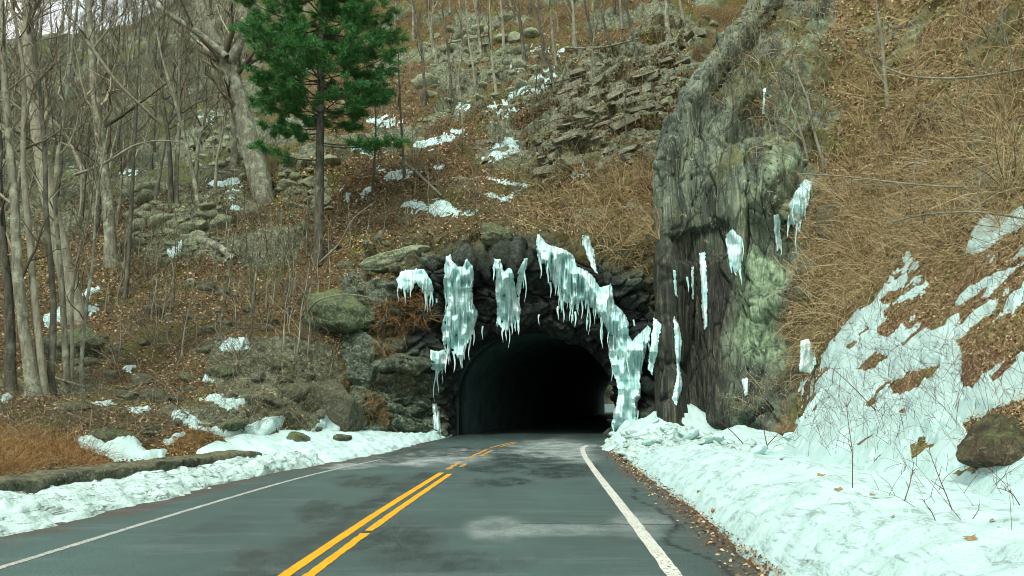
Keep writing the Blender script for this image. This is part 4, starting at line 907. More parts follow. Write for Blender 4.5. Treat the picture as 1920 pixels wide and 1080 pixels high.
def px_tree(name, pts, wpx, label, mat='bark', dY=0., **kw):
    """pts: pixel path of the trunk from its foot; the foot is seated on the terrain and the trunk rises from there"""
    h = hit(*pts[0]); b = h[0] - np.array([0, 0, .25 + 1.1 * wpx / F * h[0][1]]) + np.array([0, .4 * wpx / F * h[0][1], 0]); Yb = b[1]
    path = [b] + [at(x, y, Yb - dY * i / len(pts)) for i, (x, y) in enumerate(pts[1:], 1)]; path = [p - b for p in path]
    seed = kw.pop('seed', int(pts[0][0] * 3 + pts[0][1])); forks = [([at(x, y, Yb + o) - b for x, y in f], q) for f, q, o in kw.pop('forks', [])]
    return plant_tree(name, b, tree_mesh(seed, path, wpx / F * Yb * .5, mat, forks=forks, **kw), label)
px_tree('bare_tree', [(503, 385), (478, 300), (448, 200), (428, 110)], 44, 'massive leaning grey trunk that forks beside the pine', 'bark', n1=7, n2=6, n3=4, l1=.5, tm=.5, sides=14, tip=.78,
        forks=[([(430, 125), (395, 60), (370, -20), (350, -120)], .62, .3), ([(430, 120), (452, 60), (470, 0), (490, -110)], .5, -.3), ([(425, 108), (380, 70), (330, 35), (270, -10), (200, -40)], .36, -1.), ([(440, 170), (455, 100), (452, 20), (455, -60)], .3, .6)], twig='twig')
px_tree('bare_tree', [(150, 606), (120, 500), (92, 370), (72, 230), (55, 80), (40, -80)], 36, 'thick pale grey trunk leaning left above the rounded mossy boulder', 'bark_pale', n1=16, n2=7, n3=4, l1=.28, sides=12)
px_tree('bare_tree', [(216, 500), (205, 380), (188, 270), (172, 130), (160, -60)], 26, 'tall greenish trunk right of the thick pale one', 'bark', n1=16, l1=.3)
px_tree('bare_tree', [(190, 420), (160, 340), (120, 250), (60, 190), (10, 150)], 12, 'slender trunk bending far over to the left', 'bark_pale', n1=12, n2=6, n3=3, l1=.3)
px_tree('bare_tree', [(320, 400), (316, 250), (300, 120), (310, -40)], 11, 'thin straight trunk between the greenish trunk and the forked one', 'bark_dark', n1=18, l1=.26)
px_tree('bare_tree', [(385, 420), (330, 190), (300, 100), (280, -40)], 9, 'thin trunk with a low leaning limb left of the forked giant', 'bark', n1=16, l1=.26)
px_tree('bare_tree', [(432, 318), (440, 240), (436, 160)], 16, 'short stout stem close behind the forked giant', 'bark', n1=8, l1=.3)
px_tree('bare_tree', [(232, 560), (238, 400), (250, 250), (262, 60), (270, -60)], 8, 'narrow pole-like tree rising from the boulder bank', 'bark_dark', n1=16, l1=.24)
for i, (pts, w, lb) in enumerate([
    ([(62, 745), (40, 560), (24, 380), (14, 200), (4, -60)], 24, 'stoutest stem of the clump at the left edge'), ([(84, 742), (66, 560), (52, 380), (34, 180), (20, -60)], 15, 'second straight stem in the left-edge clump with a bent top'),
    ([(100, 740), (92, 600), (84, 460), (86, 300), (70, 100), (60, -40)], 13, 'darker stem in the middle of the left-edge clump'), ([(120, 735), (112, 560), (108, 400), (118, 240), (140, 60), (150, -40)], 12, 'stem of the left-edge clump that leans right near its top'),
    ([(140, 730), (134, 600), (150, 480), (168, 400), (190, 300)], 9, 'slim stem of the clump curving right in front of the leaning trunk'), ([(30, 735), (14, 500), (-6, 300), (-30, 60)], 20, 'stem of the left-edge clump half cut by the frame'),
    ([(160, 735), (158, 640), (170, 520), (186, 380), (205, 240)], 8, 'outermost thin stem on the right side of the clump')]):
    px_tree('bare_tree', pts, w, lb, ['bark', 'bark_pale', 'bark_dark'][i % 3], n1=14, n2=6, n3=3, l1=.2, tm=.25)
top = [((848, 190), (838, 90), (818, -60), 7), ((858, 168), (866, 60), (850, -90), 6), ((932, 172), (920, 90), (916, -60), 7), ((985, 118), (976, 40), (962, -70), 10), ((1022, 120), (1010, 40), (1000, -60), 9), ((1045, 118), (1032, 30), (1036, -60), 8),
       ((1080, 100), (1075, 20), (1062, -70), 10), ((1040, 160), (1015, 60), (1004, -70), 6), ((1112, 80), (1098, 10), (1085, -60), 7), ((1255, 62), (1248, 10), (1240, -60), 14), ((1285, 50), (1275, 0), (1270, -60), 9), ((1148, 95), (1130, 20), (1110, -50), 7),
       ((795, 200), (790, 110), (770, -40), 8), ((820, 120), (806, 40), (800, -60), 9), ((893, 170), (880, 80), (868, -40), 6), ((760, 330), (752, 210), (746, 60), 6), ((1178, 260), (1170, 200), (1182, 130), 5), ((905, 100), (895, 40), (880, -40), 7), ((945, 90), (940, 20), (930, -60), 8), ((1200, 110), (1180, 40), (1160, -40), 7),
       ((700, 360), (706, 250), (700, 150), 6), ((1108, 160), (1112, 80), (1128, 0), 5), ((868, 260), (864, 190), (850, 110), 4), ((1000, 240), (1002, 170), (1015, 80), 4)]
order = ['leftmost'] + ['%s from the left' % s for s in ('second', 'third', 'fourth', 'fifth', 'sixth', 'seventh', 'eighth', 'ninth', 'tenth', 'eleventh', 'twelfth', 'thirteenth', 'fourteenth', 'fifteenth', 'sixteenth', 'seventeenth', 'eighteenth', 'nineteenth', 'twentieth')]
def ordinal(i):
    if i == 0: return 'leftmost'
    w1 = ['', 'first', 'second', 'third', 'fourth', 'fifth', 'sixth', 'seventh', 'eighth', 'ninth', 'tenth', 'eleventh', 'twelfth', 'thirteenth', 'fourteenth', 'fifteenth', 'sixteenth', 'seventeenth', 'eighteenth', 'nineteenth']
    n = i + 1
    if n < 20: s = w1[n]
    else: s = {2: 'twent', 3: 'thirt', 4: 'fort', 5: 'fift', 6: 'sixt', 7: 'sevent', 8: 'eight', 9: 'ninet'}[n // 10] + ('ieth' if n % 10 == 0 else 'y-' + w1[n % 10])
    return s + ' from the left'
SCAT = []      # (object, px, py, adjective, noun, category): labelled at the end from their neighbourhood
for i, (a, b, c, w) in enumerate(top):
    t = px_tree('bare_tree', [a, b, c], w, None, ['bark_dark', 'bark', 'bark_pale', 'bark_dark'][i % 4], n1=10, n2=5, n3=3, l1=.24, up=.5, tm=.35, sides=6, K=10, rmin=.014)
    SCAT.append((t, a[0], a[1], 'straight' if abs(a[0] - c[0]) < 12 else ('left-leaning' if c[0] < a[0] else 'right-leaning'), ('stout' if w >= 9 else 'thin') + ' bare tree', 'tree'))
# a stock of bare trees and saplings, copied over the slopes
VT = []
for i in range(9):
    r = np.random.RandomState(60 + i); H = 11.; lean = r.uniform(-1.2, 1.2)
    VT.append(tree_mesh(600 + i, [(0, 0, 0), (lean * .2, 0, 3), (lean * .7 + r.uniform(-.4, .4), 0, 7), (lean, 0, H)], .13, ['bark', 'bark_dark', 'bark_pale'][i % 3], n1=20, n2=7, n3=4, l1=.27, up=.45, tm=.28, sides=6, K=8, rmin=.015))
VS = []
for i in range(8):
    r = np.random.RandomState(80 + i); lean = r.uniform(-.5, .5)
    VS.append(tree_mesh(700 + i, [(0, 0, 0), (lean * .3, 0, 1), (lean, 0, 3)], .030, ['bark', 'bark_pale', 'bark_dark'][i % 3], n1=9, n2=4, n3=2, l1=.34, up=.45, tm=.15, sides=5, K=7, rmin=.006, wob=.03))
def copies(poly, n, stock, hp, rng, adj, noun, cat, name, dmin=0):
    for q in scatter_px(poly, n, rng, dmin):
        h = hit(*q, only=('hill', 'crag'))
        if h is None: continue
        s = rng.uniform(*hp); i = rng.randint(len(stock)); rt = plant_tree(name, h[0] - np.array([0, 0, .15]), stock[i], None, cat, None, rng.uniform(0, 6.28), s)
        SCAT.append((rt, q[0], q[1], (rng.choice(adj) if isinstance(adj, (list, tuple)) else adj), noun, cat))
R2 = np.random.RandomState(17)
copies([(-60, 110), (420, 100), (480, 330), (300, 420), (-60, 480)], 50, VT, (.6, 1.15), R2, 'slender', 'bare tree', 'tree', 'bare_tree', 26)
copies([(-60, 78), (250, 55), (430, 20), (430, 130), (-60, 170)], 46, VT, (.9, 1.6), R2, 'distant', 'bare tree', 'tree', 'bare_tree', 14)
copies([(440, -60), (1240, -60), (1240, 60), (1000, 60), (780, 90), (700, 150), (460, 150)], 44, VT, (.6, 1.1), R2, 'slim', 'bare tree', 'tree', 'bare_tree', 18)
copies([(200, 470), (600, 440), (640, 600), (580, 690), (180, 700)], 60, VS, (.55, 1.4), R2, 'thin', 'leafless sapling', 'sapling', 'sapling', 15)
copies([(630, 120), (1000, 200), (1200, 330), (1000, 430), (640, 470)], 26, VS, (.5, 1.1), R2, 'thin', 'leafless sapling', 'sapling', 'sapling', 26)
copies([(1330, 0), (1920, 0), (1920, 360), (1500, 560), (1440, 330), (1330, 200)], 34, VS, (.4, .9), R2, 'pale', 'leafless sapling', 'sapling', 'sapling', 28)
# saplings on and above the crag
px_tree('sapling', [(1666, 195), (1655, 120), (1648, 50), (1636, -60)], 9, 'pale thin trunk standing alone on the brown slope at upper right', 'bark_pale', n1=10, n2=5, n3=3, l1=.28, tm=.1)
px_tree('sapling', [(1545, 300), (1522, 220), (1500, 150), (1475, 60)], 7, 'taller of two pale saplings leaning left over the crag', 'bark_pale', n1=9, n2=5, n3=2, l1=.25, tm=.2)
px_tree('sapling', [(1520, 310), (1498, 240), (1470, 170), (1430, 80)], 6, 'shorter of two pale saplings leaning left over the crag', 'bark_pale', n1=9, n2=5, n3=2, l1=.25, tm=.2)
px_tree('sapling', [(1420, 230), (1400, 150), (1385, 60)], 5, 'thin dark sapling on the crown of the crag', 'bark', n1=9, n2=4, n3=2, l1=.3, tm=.2)

# the white pine
def pine():
    h = hit(598, 492, ('hill',)); b = h[0] - np.array([0, 0, .2]); Yb = b[1]; S = Yb / F; r = np.random.RandomState(33)
    top_ = at(600, -210, Yb) - b; T = trunk_path([(0, 0, 0), at(599, 300, Yb) - b, at(601, 100, Yb) - b, top_], 18, .004, 3); Ht = top_[2]
    root = link('pine_tree', None, None, b); tag(root, 'tall white pine with dark straight trunk and layered green needles', 'pine tree')
    tv, tf = tubes(T[None], (10 * S * np.linspace(1, .2, 18) ** .8)[None], 12); mobj('trunk', tv, tf, MT['bark_dark'], root)
    def zt(py): return (at(600, py, Yb) - b)[2]
    limbs = []   # (z on trunk, azimuth, length, rise)
    for q in [(300, 205, 108, 8), (250, 500, 110, 0), (268, 748, 130, -8), (272, 728, 110, -12), (240, 520, 80, 6), (235, 560, 60, 10), (262, 560, 60, 0)]:
        y0, tx, ln, dr = q
        tx = 495 if q[0] == 300 else tx
        limbs.append((zt(y0), (tx - 600) * S, r.uniform(-.8, .8), dr * S))
    for y0 in np.linspace(215, -190, 14):
        reach = np.interp(y0, [-200, -60, 40, 100, 160, 215], [40, 130, 165, 180, 172, 150]); n = 10
        a0 = r.uniform(0, 6.28)
        for j in range(n):
            a = a0 + j / n * 6.28 + r.uniform(-.4, .4); L = reach * r.uniform(.55, 1.08) * S
            limbs.append((zt(y0) + r.uniform(-.2, .2), math.cos(a) * L, math.sin(a) * L * .9, r.uniform(.0, .16) * L))
    P = []; R = []; Ls = []
    for z, dx, dy, dz in limbs:
        t = np.linspace(0, 1, 6); x0 = np.interp(z, T[:, 2], T[:, 0])
        P.append(np.stack([x0 + dx * t, dy * t, z + dz * t + .35 * t * (1 - t) * -1.2 + .35 * t ** 3], -1)); L = math.hypot(dx, dy); Ls.append(L); R.append(.035 * (1 - t) + .012)
    P = np.array(P); R = np.array(R); Ls = np.array(Ls)
    P2, R2_, L2 = kids(r, P, R, Ls, 12, .36, .85, .06, .25, 4, .5, .06, .008)
    zl = P2[:, :1, 2:3]; P2[..., 2:3] = zl + (P2[..., 2:3] - zl) * .25; P3_, R3, L3 = kids(r, P2, R2_, L2, 5, .5, .7, .12, .3, 3, .6, .05, .006)
    v, f = join([tubes(P, R, 5), tubes(P2, R2_, 3), tubes(P3_, R3, 3)]); mobj('branches', v, f, MT['bark_dark'], root)
    zl = P3_[:, :1, 2:3]; P3_[..., 2:3] = zl + (P3_[..., 2:3] - zl) * .55
    # needle tufts at the ends and along the twigs
    pts = np.concatenate([P3_[:, -1], P3_[:, 1], P2[:, -1], P2[:, 2], P[:, -1]]); dirs = np.concatenate([P3_[:, -1] - P3_[:, 1], P3_[:, -1] - P3_[:, 0], P2[:, -1] - P2[:, 1], P2[:, -1] - P2[:, 1], P[:, -1] - P[:, 3]])
    keep = r.rand(len(pts)) < .98; pts, dirs = pts[keep], dirs[keep]; dirs /= np.linalg.norm(dirs, axis=1, keepdims=True) + 1e-9
    m = 14; n = len(pts); D = dirs[:, None] * .8 + r.normal(size=(n, m, 3)) * .62; D[..., 2] += .28; D /= np.linalg.norm(D, axis=2, keepdims=True); LN = r.uniform(.16, .30, (n, m, 1))
    side = np.cross(D, r.normal(size=(n, m, 3))); side /= np.linalg.norm(side, axis=2, keepdims=True); o = pts[:, None] + r.normal(size=(n, m, 3)) * .06
    V = np.stack([o - side * .014, o + side * .014, o + D * LN], 2).reshape(-1, 3); Fn = np.arange(len(V)).reshape(-1, 3)
    mobj('needles', V, Fn, MT['needle'], root, smooth=False)['kind'] = 'stuff'
    return n * m
pine()
def log(pts, w, label, mat='bark_pale', rise=.12):
    P = []
    for x, y in pts:
        h = hit(x, y, ('hill',)); P.append(h[0] + np.array([0, -.05, rise]))
    P = np.array(P); P = trunk_path(P, 10, .01, int(w)); rr = w / F * P[0][1] * .5 * np.linspace(1, .6, 10); c = P[0].copy(); v, f = tubes(P[None] - c, rr[None], 8)
    r = np.random.RandomState(int(pts[0][0])); P1, R1, L1 = kids(r, (P - c)[None], rr[None], np.array([np.linalg.norm(P[-1] - P[0])]), 5, .2, .9, .3, .3, 4, .35, .1); b = tubes(P1, R1, 4); v, f = join([(v, f), b])
    tag(mobj('fallen_log', v + c, f, MT[mat], loc=c), label, 'log')
log([(752, 306), (780, 332), (812, 360), (826, 378)], 7, 'bleached fallen stick lying on the leaves above the tunnel', 'bark_pale', .3)
log([(368, 452), (400, 462), (425, 478), (440, 490)], 20, 'thick fallen trunk jammed among brush left of the pine', 'bark')
log([(838, 90), (870, 84), (915, 76)], 6, 'pale fallen trunk lying across the upper talus field', 'bark_pale', .5)
log([(1020, 170), (1060, 160), (1100, 150)], 4, 'thin fallen stem over the upper ledge', 'bark_dark', .4)
log([(58, 700), (110, 722), (160, 738)], 6, 'fallen branch below the mossy boulder at left', 'bark_pale', .2)
log([(1060, 98), (1130, 100), (1200, 82)], 5, 'long thin log above the layered ledges', 'bark', .4)

def long_branch(pts, Ys, w, label, mat='bark_pale', cat='branch', nk=7, seed=1, name='bare_branch'):
    P = np.array([at(x, y, Y_) for (x, y), Y_ in zip(pts, Ys)]); P = trunk_path(P, 12, .006, seed); base = P[0].copy(); rr = w / F * np.linspace(1, .45, 12) * P[:, 1] * .5; r = np.random.RandomState(seed)
    a = kids(r, (P - base)[None], rr[None], np.array([np.linalg.norm(P[-1] - P[0])]), nk, .22, .8, .1, .15, 5, .6, .1, .004); b = kids(r, *a, 3, .5, .7, .05, .2, 3, .6, .1, .003)
    v, f = join([tubes((P - base)[None], rr[None], 7), tubes(a[0], a[1], 4), tubes(b[0], b[1], 3)]); tag(mobj(name, v + base, f, MT[mat], loc=base), label, cat)
def seat(x, y): return hit(x, y)[0][1]
long_branch([(1960, 352), (1800, 350), (1690, 345), (1590, 332), (1500, 326)], [14.5, 17, 20, 23, 26], 5, 'long bare branch reaching level across the right slope to the crag', seed=5)
long_branch([(1985, 118), (1880, 138), (1780, 150), (1700, 143), (1650, 126)], [17, 19, 22, 25, 27], 6, 'pale bare branch crossing the upper right slope by the lone thin trunk', seed=6, nk=6)
long_branch([(1980, 420), (1850, 395), (1740, 400), (1660, 420)], [12.5, 14, 16.5, 19], 5, 'low drooping branch over the highest slope snow', 'bark', seed=7)
long_branch([(1765, 330), (1740, 305), (1715, 303), (1680, 322)], [seat(1765, 330), seat(1765, 330) - .4, seat(1765, 330) - .4, seat(1680, 322)], 6, 'short pale bent branch lying on the right slope', seed=8, nk=2)
long_branch([(140, 328), (200, 305), (250, 270), (300, 262), (345, 268)], [28, 28, 28.5, 29, 29], 6, 'pale branch arching right from the thick pale trunk', seed=9, nk=5)
long_branch([(160, 75), (215, 150), (262, 196), (306, 236)], [33, 33.5, 34, 35], 9, 'pale broken limb slanting down behind the left trunks', seed=10, nk=3)
long_branch([(600, 492), (640, 455), (660, 410), (700, 380)], [33.5, 32.5, 32, 31.5], 4, 'thin bare branch curving up beside the foot of the pine', seed=11, nk=6)
long_branch([(560, 600), (600, 560), (650, 548), (700, 560)], [seat(560, 600), 28, 28, 28], 4, 'bare twig arching over the overhanging mossy boulder', seed=12, nk=4)

# ------------------------------------------------------------------ brush, dead stems, leaves
def stems(n, poly, length, rng, only=('hill', 'crag'), K=4, lean=(0, 0), r0=.007, up=.8, spread=.6, curl=.25, test=None, off=.0):
    P = []
    pts = scatter_px(poly, n, rng)
    for q in pts:
        h = first_hit(*q, only)
        if h is None or h[3] > 140: continue
        if h[2] == 'crag' and soil_at(h) < .5 and rng.rand() > (.5 if q[1] < 300 and q[0] > 1330 else .12): continue
        P.append(h[0])
    P = np.array(P); m = len(P); L = rng.uniform(*length, m); d = rng.normal(size=(m, 3)) * spread + np.array([lean[0], lean[1], up]); d /= np.linalg.norm(d, axis=1, keepdims=True)
    q = [P - np.array([0, 0, off])]; cv = rng.normal(size=(m, 3)) * curl; cv[:, 2] -= curl * .9
    for s in range(K - 1):
        d = d + cv; d /= np.linalg.norm(d, axis=1, keepdims=True); q.append(q[-1] + d * (L / (K - 1))[:, None])
    Pc = np.stack(q, 1); R = np.outer(rng.uniform(.6, 1.3, m) * r0, np.linspace(1, .35, K)) * np.clip(P[:, 1] / 25, .45, 2)[:, None]
    return Pc, R, L
R3_ = np.random.RandomState(23)
def stuff_stems(name, specs, mat, label):
    parts = []
    for sp_ in specs:
        kidsn = sp_.pop('kids', 0); P, R, L = stems(rng=R3_, **sp_); parts.append(tubes(P, R, 3))
        if kidsn: a, b, c = kids(R3_, P, R, L, kidsn, .5, .6, .1, .2, 3, .7, .12, .003); parts.append(tubes(a, b, 3))
    v, f = join(parts); tag(mobj(name, v, f, MT[mat]), kind='stuff', label=label)
nosnow = lambda h, q: True
stuff_stems('brush', [
    dict(n=3600, poly=[(1480, -20), (1960, -20), (1960, 470), (1700, 500), (1500, 730), (1460, 400), (1500, 120)], length=(.5, 1.5), only=('crag',), lean=(-.5, -.35), r0=.008, up=.55, spread=.5, curl=.34, kids=2),
    dict(n=1900, poly=[(1540, 330), (1960, 250), (1960, 470), (1700, 500), (1480, 730)], length=(.7, 1.9), only=('crag',), lean=(-.9, -.4), r0=.008, up=.35, spread=.4, curl=.3, kids=2),
    dict(n=1500, poly=[(1290, 60), (1420, -20), (1560, -20), (1540, 200), (1400, 260), (1330, 200)], length=(.4, 1.2), only=('crag',), lean=(-.3, -.4), r0=.008, up=.6, curl=.3, kids=2),
    dict(n=2600, poly=[(1560, 560), (1960, 430), (1960, 870), (1680, 880)], length=(.12, .45), only=('crag',), lean=(-.3, -.1), r0=.006, up=.5, spread=.6, curl=.3, kids=2),
    dict(n=1500, poly=[(1380, 0), (1500, 0), (1560, 300), (1440, 420)], length=(.4, 1.1), only=('crag',), lean=(-.4, -.4), r0=.007, up=.5, curl=.3, kids=1),
    dict(n=2600, poly=[(1000, 330), (1250, 290), (1250, 500), (1180, 500), (1080, 440), (960, 420)], length=(.5, 1.5), only=('hill', 'portal'), lean=(-.2, -.7), r0=.009, up=.3, spread=.5, curl=.35, kids=2)],
    'brush', 'tangled tan brush and dead vines covering the slopes beside the crag')
stuff_stems('undergrowth', [
    dict(n=7500, poly=[(-40, 420), (600, 400), (640, 700), (560, 820), (-40, 850)], length=(.3, 1.3), only=('hill',), r0=.007, up=.7, spread=.6, kids=2),
    dict(n=3600, poly=[(-40, 150), (480, 150), (600, 420), (-40, 440)], length=(.6, 2.2), only=('hill',), r0=.008, up=.9, spread=.45, kids=1),
    dict(n=6500, poly=[(620, -10), (1250, -10), (1250, 300), (1000, 440), (700, 470), (600, 420)], length=(.4, 1.6), only=('hill',), r0=.008, up=.7, spread=.6, kids=2)],
    'twig', 'grey leafless undergrowth and dead stalks over the hillside')
stuff_stems('dry_fern', [
    dict(n=2600, poly=[(-60, 812), (60, 815), (140, 840), (200, 862), (196, 880), (-60, 900)], length=(.25, .6), only=('hill',), r0=.006, up=.8, spread=.7, curl=.35, kids=3),
    dict(n=500, poly=[(310, 838), (360, 815), (430, 822), (430, 842), (320, 858)], length=(.2, .45), only=('hill',), r0=.006, up=.8, spread=.7, curl=.35, kids=3)],
    'rust', 'rusty orange dead fern and grass behind the low wall')
stuff_stems('vines', [
    dict(n=520, poly=[(700, 560), (800, 540), (815, 600), (760, 620), (730, 680), (700, 640)], length=(.3, .8), only=('portal', 'hill'), lean=(0, -.6), r0=.008, up=.2, spread=.6, kids=3),
    dict(n=260, poly=[(670, 735), (720, 740), (735, 800), (680, 790)], length=(.2, .5), only=('portal',), lean=(0, -.6), r0=.007, up=.2, spread=.6, kids=2)], 'rust', 'rust brown dead vines hanging on the rock left of the tunnel')
stuff_stems('dry_grass', [
    dict(n=1500, poly=[(1370, 790), (1385, 740), (1460, 700), (1530, 660), (1500, 720), (1440, 760)], length=(.4, 1.), only=('crag', 'snow_mound381'), lean=(-.3, -.5), r0=.007, up=.8, spread=.35, curl=.35)], 'brush', 'golden dry grass tuft at the foot of the crag')
stuff_stems('canes', [
    dict(n=700, poly=[(1420, 800), (1560, 620), (1700, 520), (1920, 480), (1920, 800), (1500, 870)], length=(.3, 1.2), only=('slope_snow',), lean=(-.2, -.1), r0=.006, up=1., spread=.5, curl=.2, kids=3),
    dict(n=60, poly=[(1500, 800), (1920, 820), (1920, 1000), (1700, 960)], length=(.3, .9), only=('slope_snow', 'berm'), r0=.006, up=1., spread=.6, curl=.2, kids=2)], 'cane', 'thin reddish bramble twigs poking through the slope snow')
# individual canes standing in the snow
for i, (x0, y0, x1, y1, lb) in enumerate([(1598, 915, 1586, 755, 'tallest upright reddish cane in the middle of the snow slope'), (1790, 955, 1740, 842, 'reddish cane leaning left near the lower right snow'), (1920, 945, 1868, 915, 'short cane tipped over at the right edge of the snow'),
      (1645, 765, 1560, 690, 'cane leaning left at the centre of the bramble tangle'), (1690, 940, 1712, 868, 'faint thin cane leaning right beside the boulder snow'), (1420, 850, 1472, 798, 'low cane slanting right on the near snow'), (1440, 842, 1425, 770, 'thin cane at the left end of the slope snow'),
      (1760, 975, 1728, 935, 'tiny cane stub on the lower snow'), (1400, 835, 1350, 790, 'thin cane slanting left by the crag foot grass')]):
    h = hit(x0, y0)
    if h is None: continue
    b = h[0]; tp = at(x1, y1, b[1]); rr = np.random.RandomState(i + 3); P = trunk_path([(0, 0, -.08), (tp - b) * .5 + rr.normal(size=3) * .02, tp - b], 7, .01, i); v, f = tubes(P[None], np.linspace(.009, .004, 7)[None] * b[1] / 11, 5)
    a = kids(rr, P[None], np.full((1, 7), .006), np.array([np.linalg.norm(tp - b)]), 5, .25, .7, .2, .4, 3, .7, .1, .004); v, f = join([(v, f), tubes(a[0], a[1], 3)])
    tag(mobj('cane', v + b, f, MT['cane'], loc=b), lb, 'cane')
# shrubs one can tell apart
SH = []
for i in range(6):
    r = np.random.RandomState(900 + i); n = 16; d = r.normal(size=(n, 3)) * .5 + np.array([0, 0, .9]); d /= np.linalg.norm(d, axis=1, keepdims=True); L = r.uniform(.7, 1.3, n); q = [np.zeros((n, 3))]
    for s in range(4): d = d + r.normal(size=(n, 3)) * .14; d[:, 2] -= .05; d /= np.linalg.norm(d, axis=1, keepdims=True); q.append(q[-1] + d * (L / 4)[:, None])
    P = np.stack(q, 1); R = np.outer(np.full(n, .011), np.linspace(1, .4, 5)); a = kids(r, P, R, L, 7, .42, .6, .1, .2, 4, .6, .12, .004); c = kids(r, *a, 3, .5, .6, .05, .2, 3, .6, .12, .003)
    v, f = join([tubes(P, R, 4), tubes(a[0], a[1], 3), tubes(c[0], c[1], 3)]); SH.append([new_mesh('shrub', v, f, MT[m_]) for m_ in ('twig', 'brush')])
def shrubs(poly, n, s, mi, noun, dmin=20):
    for q in scatter_px(poly, n, R3_, dmin):
        h = hit(*q)
        if h is None: continue
        o = link('shrub', SH[R3_.randint(6)][mi], None, h[0] - np.array([0, 0, .05]), (R3_.uniform(-.2, .4), R3_.uniform(-.3, .3), R3_.uniform(0, 6.28)), R3_.uniform(*s)); SCAT.append((o, q[0], q[1], 'tan' if mi else 'grey', noun, 'shrub'))
shrubs([(200, 480), (600, 470), (620, 660), (200, 700)], 20, (.7, 1.4), 0, 'twiggy shrub', 30)
shrubs([(640, 300), (1000, 360), (1000, 440), (640, 450)], 14, (.7, 1.3), 0, 'twiggy shrub', 30)
shrubs([(1050, 330), (1245, 300), (1245, 470), (1120, 470)], 14, (.9, 1.6), 1, 'arching shrub', 26)
shrubs([(1560, 60), (1920, 60), (1920, 400), (1600, 600), (1500, 640)], 34, (.8, 1.5), 1, 'arching shrub', 34)
shrubs([(640, 120), (1000, 160), (1200, 280), (680, 300)], 16, (.8, 1.5), 0, 'twiggy shrub', 30)

# leaf litter
def leaves(n, poly, only, size, rng, lift=.02, test=None, mat='leaf', name='leaves', label=None):
    C, Nn, D = [], [], []
    for q in scatter_px(poly, n, rng):
        h = first_hit(*q, only)
        if h is None or h[3] > 125: continue
        if h[2] == 'crag' and soil_at(h) < .5 and rng.rand() > .06: continue
        if h[2] == 'portal' and (q[1] > np.interp(q[0], [560, 740, 760, 850, 1000, 1100, 1250], [560, 520, 470, 455, 440, 440, 440]) or rng.rand() < .5): continue
        if h[2] == 'hill' and (rock_at(h) > .5 and rng.rand() > .25 or 1100 < q[0] < 1260 and q[1] > 430 or vnoise(h[0][None] * .45, 99)[0] < rng.uniform(-.9, .2)): continue
        C.append(h[0]); Nn.append(h[1]); D.append(h[3])
    C, Nn, D = np.array(C), np.array(Nn), np.array(D); m = len(C); nn = Nn + rng.normal(size=(m, 3)) * .55; nn /= np.linalg.norm(nn, axis=1, keepdims=True)
    a = np.cross(nn, rng.normal(size=(m, 3))); a /= np.linalg.norm(a, axis=1, keepdims=True); b = np.cross(nn, a); s = rng.uniform(*size, m)[:, None] * np.clip(D / 30, .5, 1.6)[:, None]; C = C + nn * lift
    V = np.stack([C - a * s, C - b * s * .5 + nn * s * .25, C + a * s, C + b * s * .55 + nn * s * .3], 1).reshape(-1, 3); i = np.arange(m)[:, None] * 4; Fq = np.concatenate([i + np.array([0, 1, 2]), i + np.array([0, 2, 3])])
    o = mobj(name, V, Fq, MT[mat], smooth=False)
    if label: tag(o, kind='stuff', label=label)
    return m
leaves(84000, [(-40, 400), (500, 330), (620, 60), (700, -10), (1300, -10), (1260, 560), (640, 560), (640, 720), (640, 830), (0, 900), (-40, 900)], ('hill', 'portal'), (.035, .085), R3_, label='brown fallen leaves littering the hillside and the bank')
leaves(30000, [(1300, -20), (1960, -20), (1960, 860), (1500, 800), (1440, 420), (1300, 60)], ('crag',), (.035, .085), R3_, label='brown fallen leaves caught on the slope beside the crag')
leaves(420, [(1140, 840), (1180, 870), (1300, 965), (1440, 1080), (1480, 1080), (1330, 970), (1200, 870)], ('berm',), (.02, .05), R3_, label='leaves and bark crumbs along the asphalt edge', name='leaf_litter')
# crumbs and leaves on the asphalt margin
r = np.random.RandomState(9); ys = r.uniform(5, 24, 1500); xs = XE(ys) + r.normal(size=1500) * .14 - .04; s = r.uniform(.008, .035, 1500); V = []
a_ = r.uniform(0, 6.28, 1500); C = np.stack([xs, ys, np.full(1500, .012)], -1); A = np.stack([np.cos(a_), np.sin(a_), r.uniform(-.3, .5, 1500)], -1); B = np.stack([-np.sin(a_), np.cos(a_), r.uniform(-.3, .5, 1500)], -1)
V = np.stack([C - A * s[:, None], C - B * s[:, None] * .6, C + A * s[:, None], C + B * s[:, None] * .6 + np.array([0, 0, .01])], 1).reshape(-1, 3); i = np.arange(1500)[:, None] * 4
tag(mobj('leaf_litter', V, np.concatenate([i + np.array([0, 1, 2]), i + np.array([0, 2, 3])]), MT['leaf'], smooth=False), kind='stuff', label='dead leaf crumbs in the gutter between asphalt and snow')
LF = []
for i in range(4):
    rr = np.random.RandomState(i); t = np.linspace(0, 6.28, 15)[:-1]; rad = 1 + .28 * np.cos(5 * t) + .1 * rr.normal(size=14); V = np.concatenate([[[0, 0, .12]], np.stack([np.cos(t) * rad * 1.2, np.sin(t) * rad * .8, .25 * np.sin(2 * t + i)], -1)]); LF.append(new_mesh('fallen_leaf', V, np.array([[0, 1 + j, 1 + (j + 1) % 14] for j in range(14)]), MT['leaf'], smooth=False))
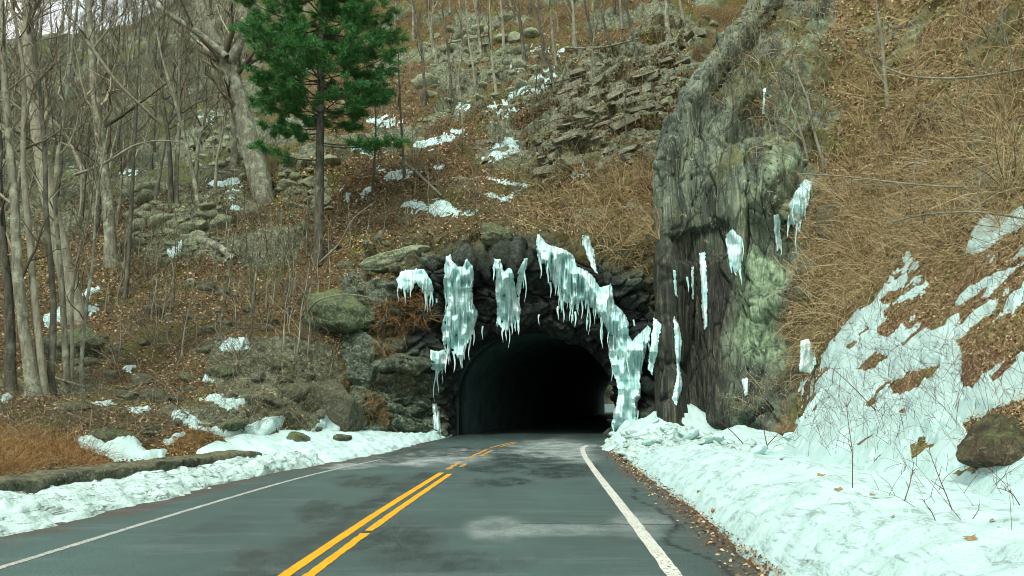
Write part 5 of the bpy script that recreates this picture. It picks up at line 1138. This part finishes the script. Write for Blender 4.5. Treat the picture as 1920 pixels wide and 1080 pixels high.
for x, y, s, lb in [(1542, 892, .055, 'curled tan leaf on the snow near the tallest cane'), (1572, 918, .04, 'flat tan leaf on the snow just below the tallest cane'), (1635, 928, .03, 'small dark red leaf on the middle snow'), (1820, 1010, .06, 'large brown leaf on the lower right snow'),
                    (1338, 958, .045, 'pale brown leaf on the berm face above the road edge'), (1310, 922, .03, 'thin leaf scrap high on the berm face'), (1365, 1005, .03, 'dark leaf low on the berm face'), (1516, 1052, .022, 'tiny red leaf on the berm near the frame bottom'),
                    (1675, 970, .03, 'small tan leaf on the berm crest'), (1862, 978, .04, 'yellowish leaf beside the larger brown leaf'), (1408, 1050, .05, 'orange leaf in the gutter near the frame bottom'), (1465, 862, .03, 'brown leaf on the far end of the berm')]:
    h = hit(x, y)
    if h is None: continue
    q = Vector(h[1]).to_track_quat('Z', 'Y').to_euler(); o = link('fallen_leaf', LF[int(x) % 4], None, h[0] + h[1] * .012, (q.x, q.y, q.z), s * h[3] / 10); tag(o, lb, 'leaf', 'leaves on the snow')

# ------------------------------------------------------------------ labels for the many stones, trees and shrubs: look, then neighbourhood
def region(px, py):
    if py < 200:
        return ('on the far wooded ridge' if px < 250 else 'on the slope left of the pine' if px < 500 else 'on the slope behind the pine' if px < 780 else 'in the talus field high above the tunnel' if px < 1020 else 'above the layered ledges' if px < 1330 else 'on the top of the crag' if px < 1560 else 'on the upper brown slope')
    if py < 430:
        return ('behind the left trunk clump' if px < 230 else 'on the talus below the forked giant' if px < 510 else 'around the pine trunk' if px < 700 else 'among the snow strips above the tunnel' if px < 1000 else 'in the brushy hollow beside the crag' if px < 1250 else 'on the crag face' if px < 1500 else 'on the brushy right slope')
    return ('beside the left trunk clump' if px < 200 else 'on the upper leafy bank' if px < 560 and py < 600 else 'on the lower leafy bank by the wall' if px < 560 else 'left of the dark rock face' if px < 740 else 'on the brow over the tunnel' if px < 1250 else 'at the foot of the crag' if px < 1500 else 'by the slope snow')
for o, x, y, sx, mk in PLACED:
    if 'label' in o: continue
    SCAT.append((o, x, y, ('large' if sx > 38 else 'medium' if sx > 22 else 'small') + ' ' + {'boulder': 'grey', 'talus': 'pale', 'mossy': 'green', 'brown_stone': 'brown'}[mk], 'boulder', 'boulder'))
groups = {}
for s in SCAT: groups.setdefault((s[3], s[4], region(s[1], s[2])), []).append(s)
for (adj, noun, reg), L in groups.items():
    L.sort(key=lambda s: s[1])
    for i, s in enumerate(L):
        lbl = f'{adj} {noun} {reg}' if len(L) == 1 else f'{adj} {noun}, {ordinal(i)} {reg}'
        tag(s[0], lbl, s[5], {'tree': 'bare winter trees on the hillside', 'sapling': 'leafless saplings', 'shrub': 'leafless shrubs on the slopes', 'boulder': 'boulders scattered over the hillside'}[s[5]])
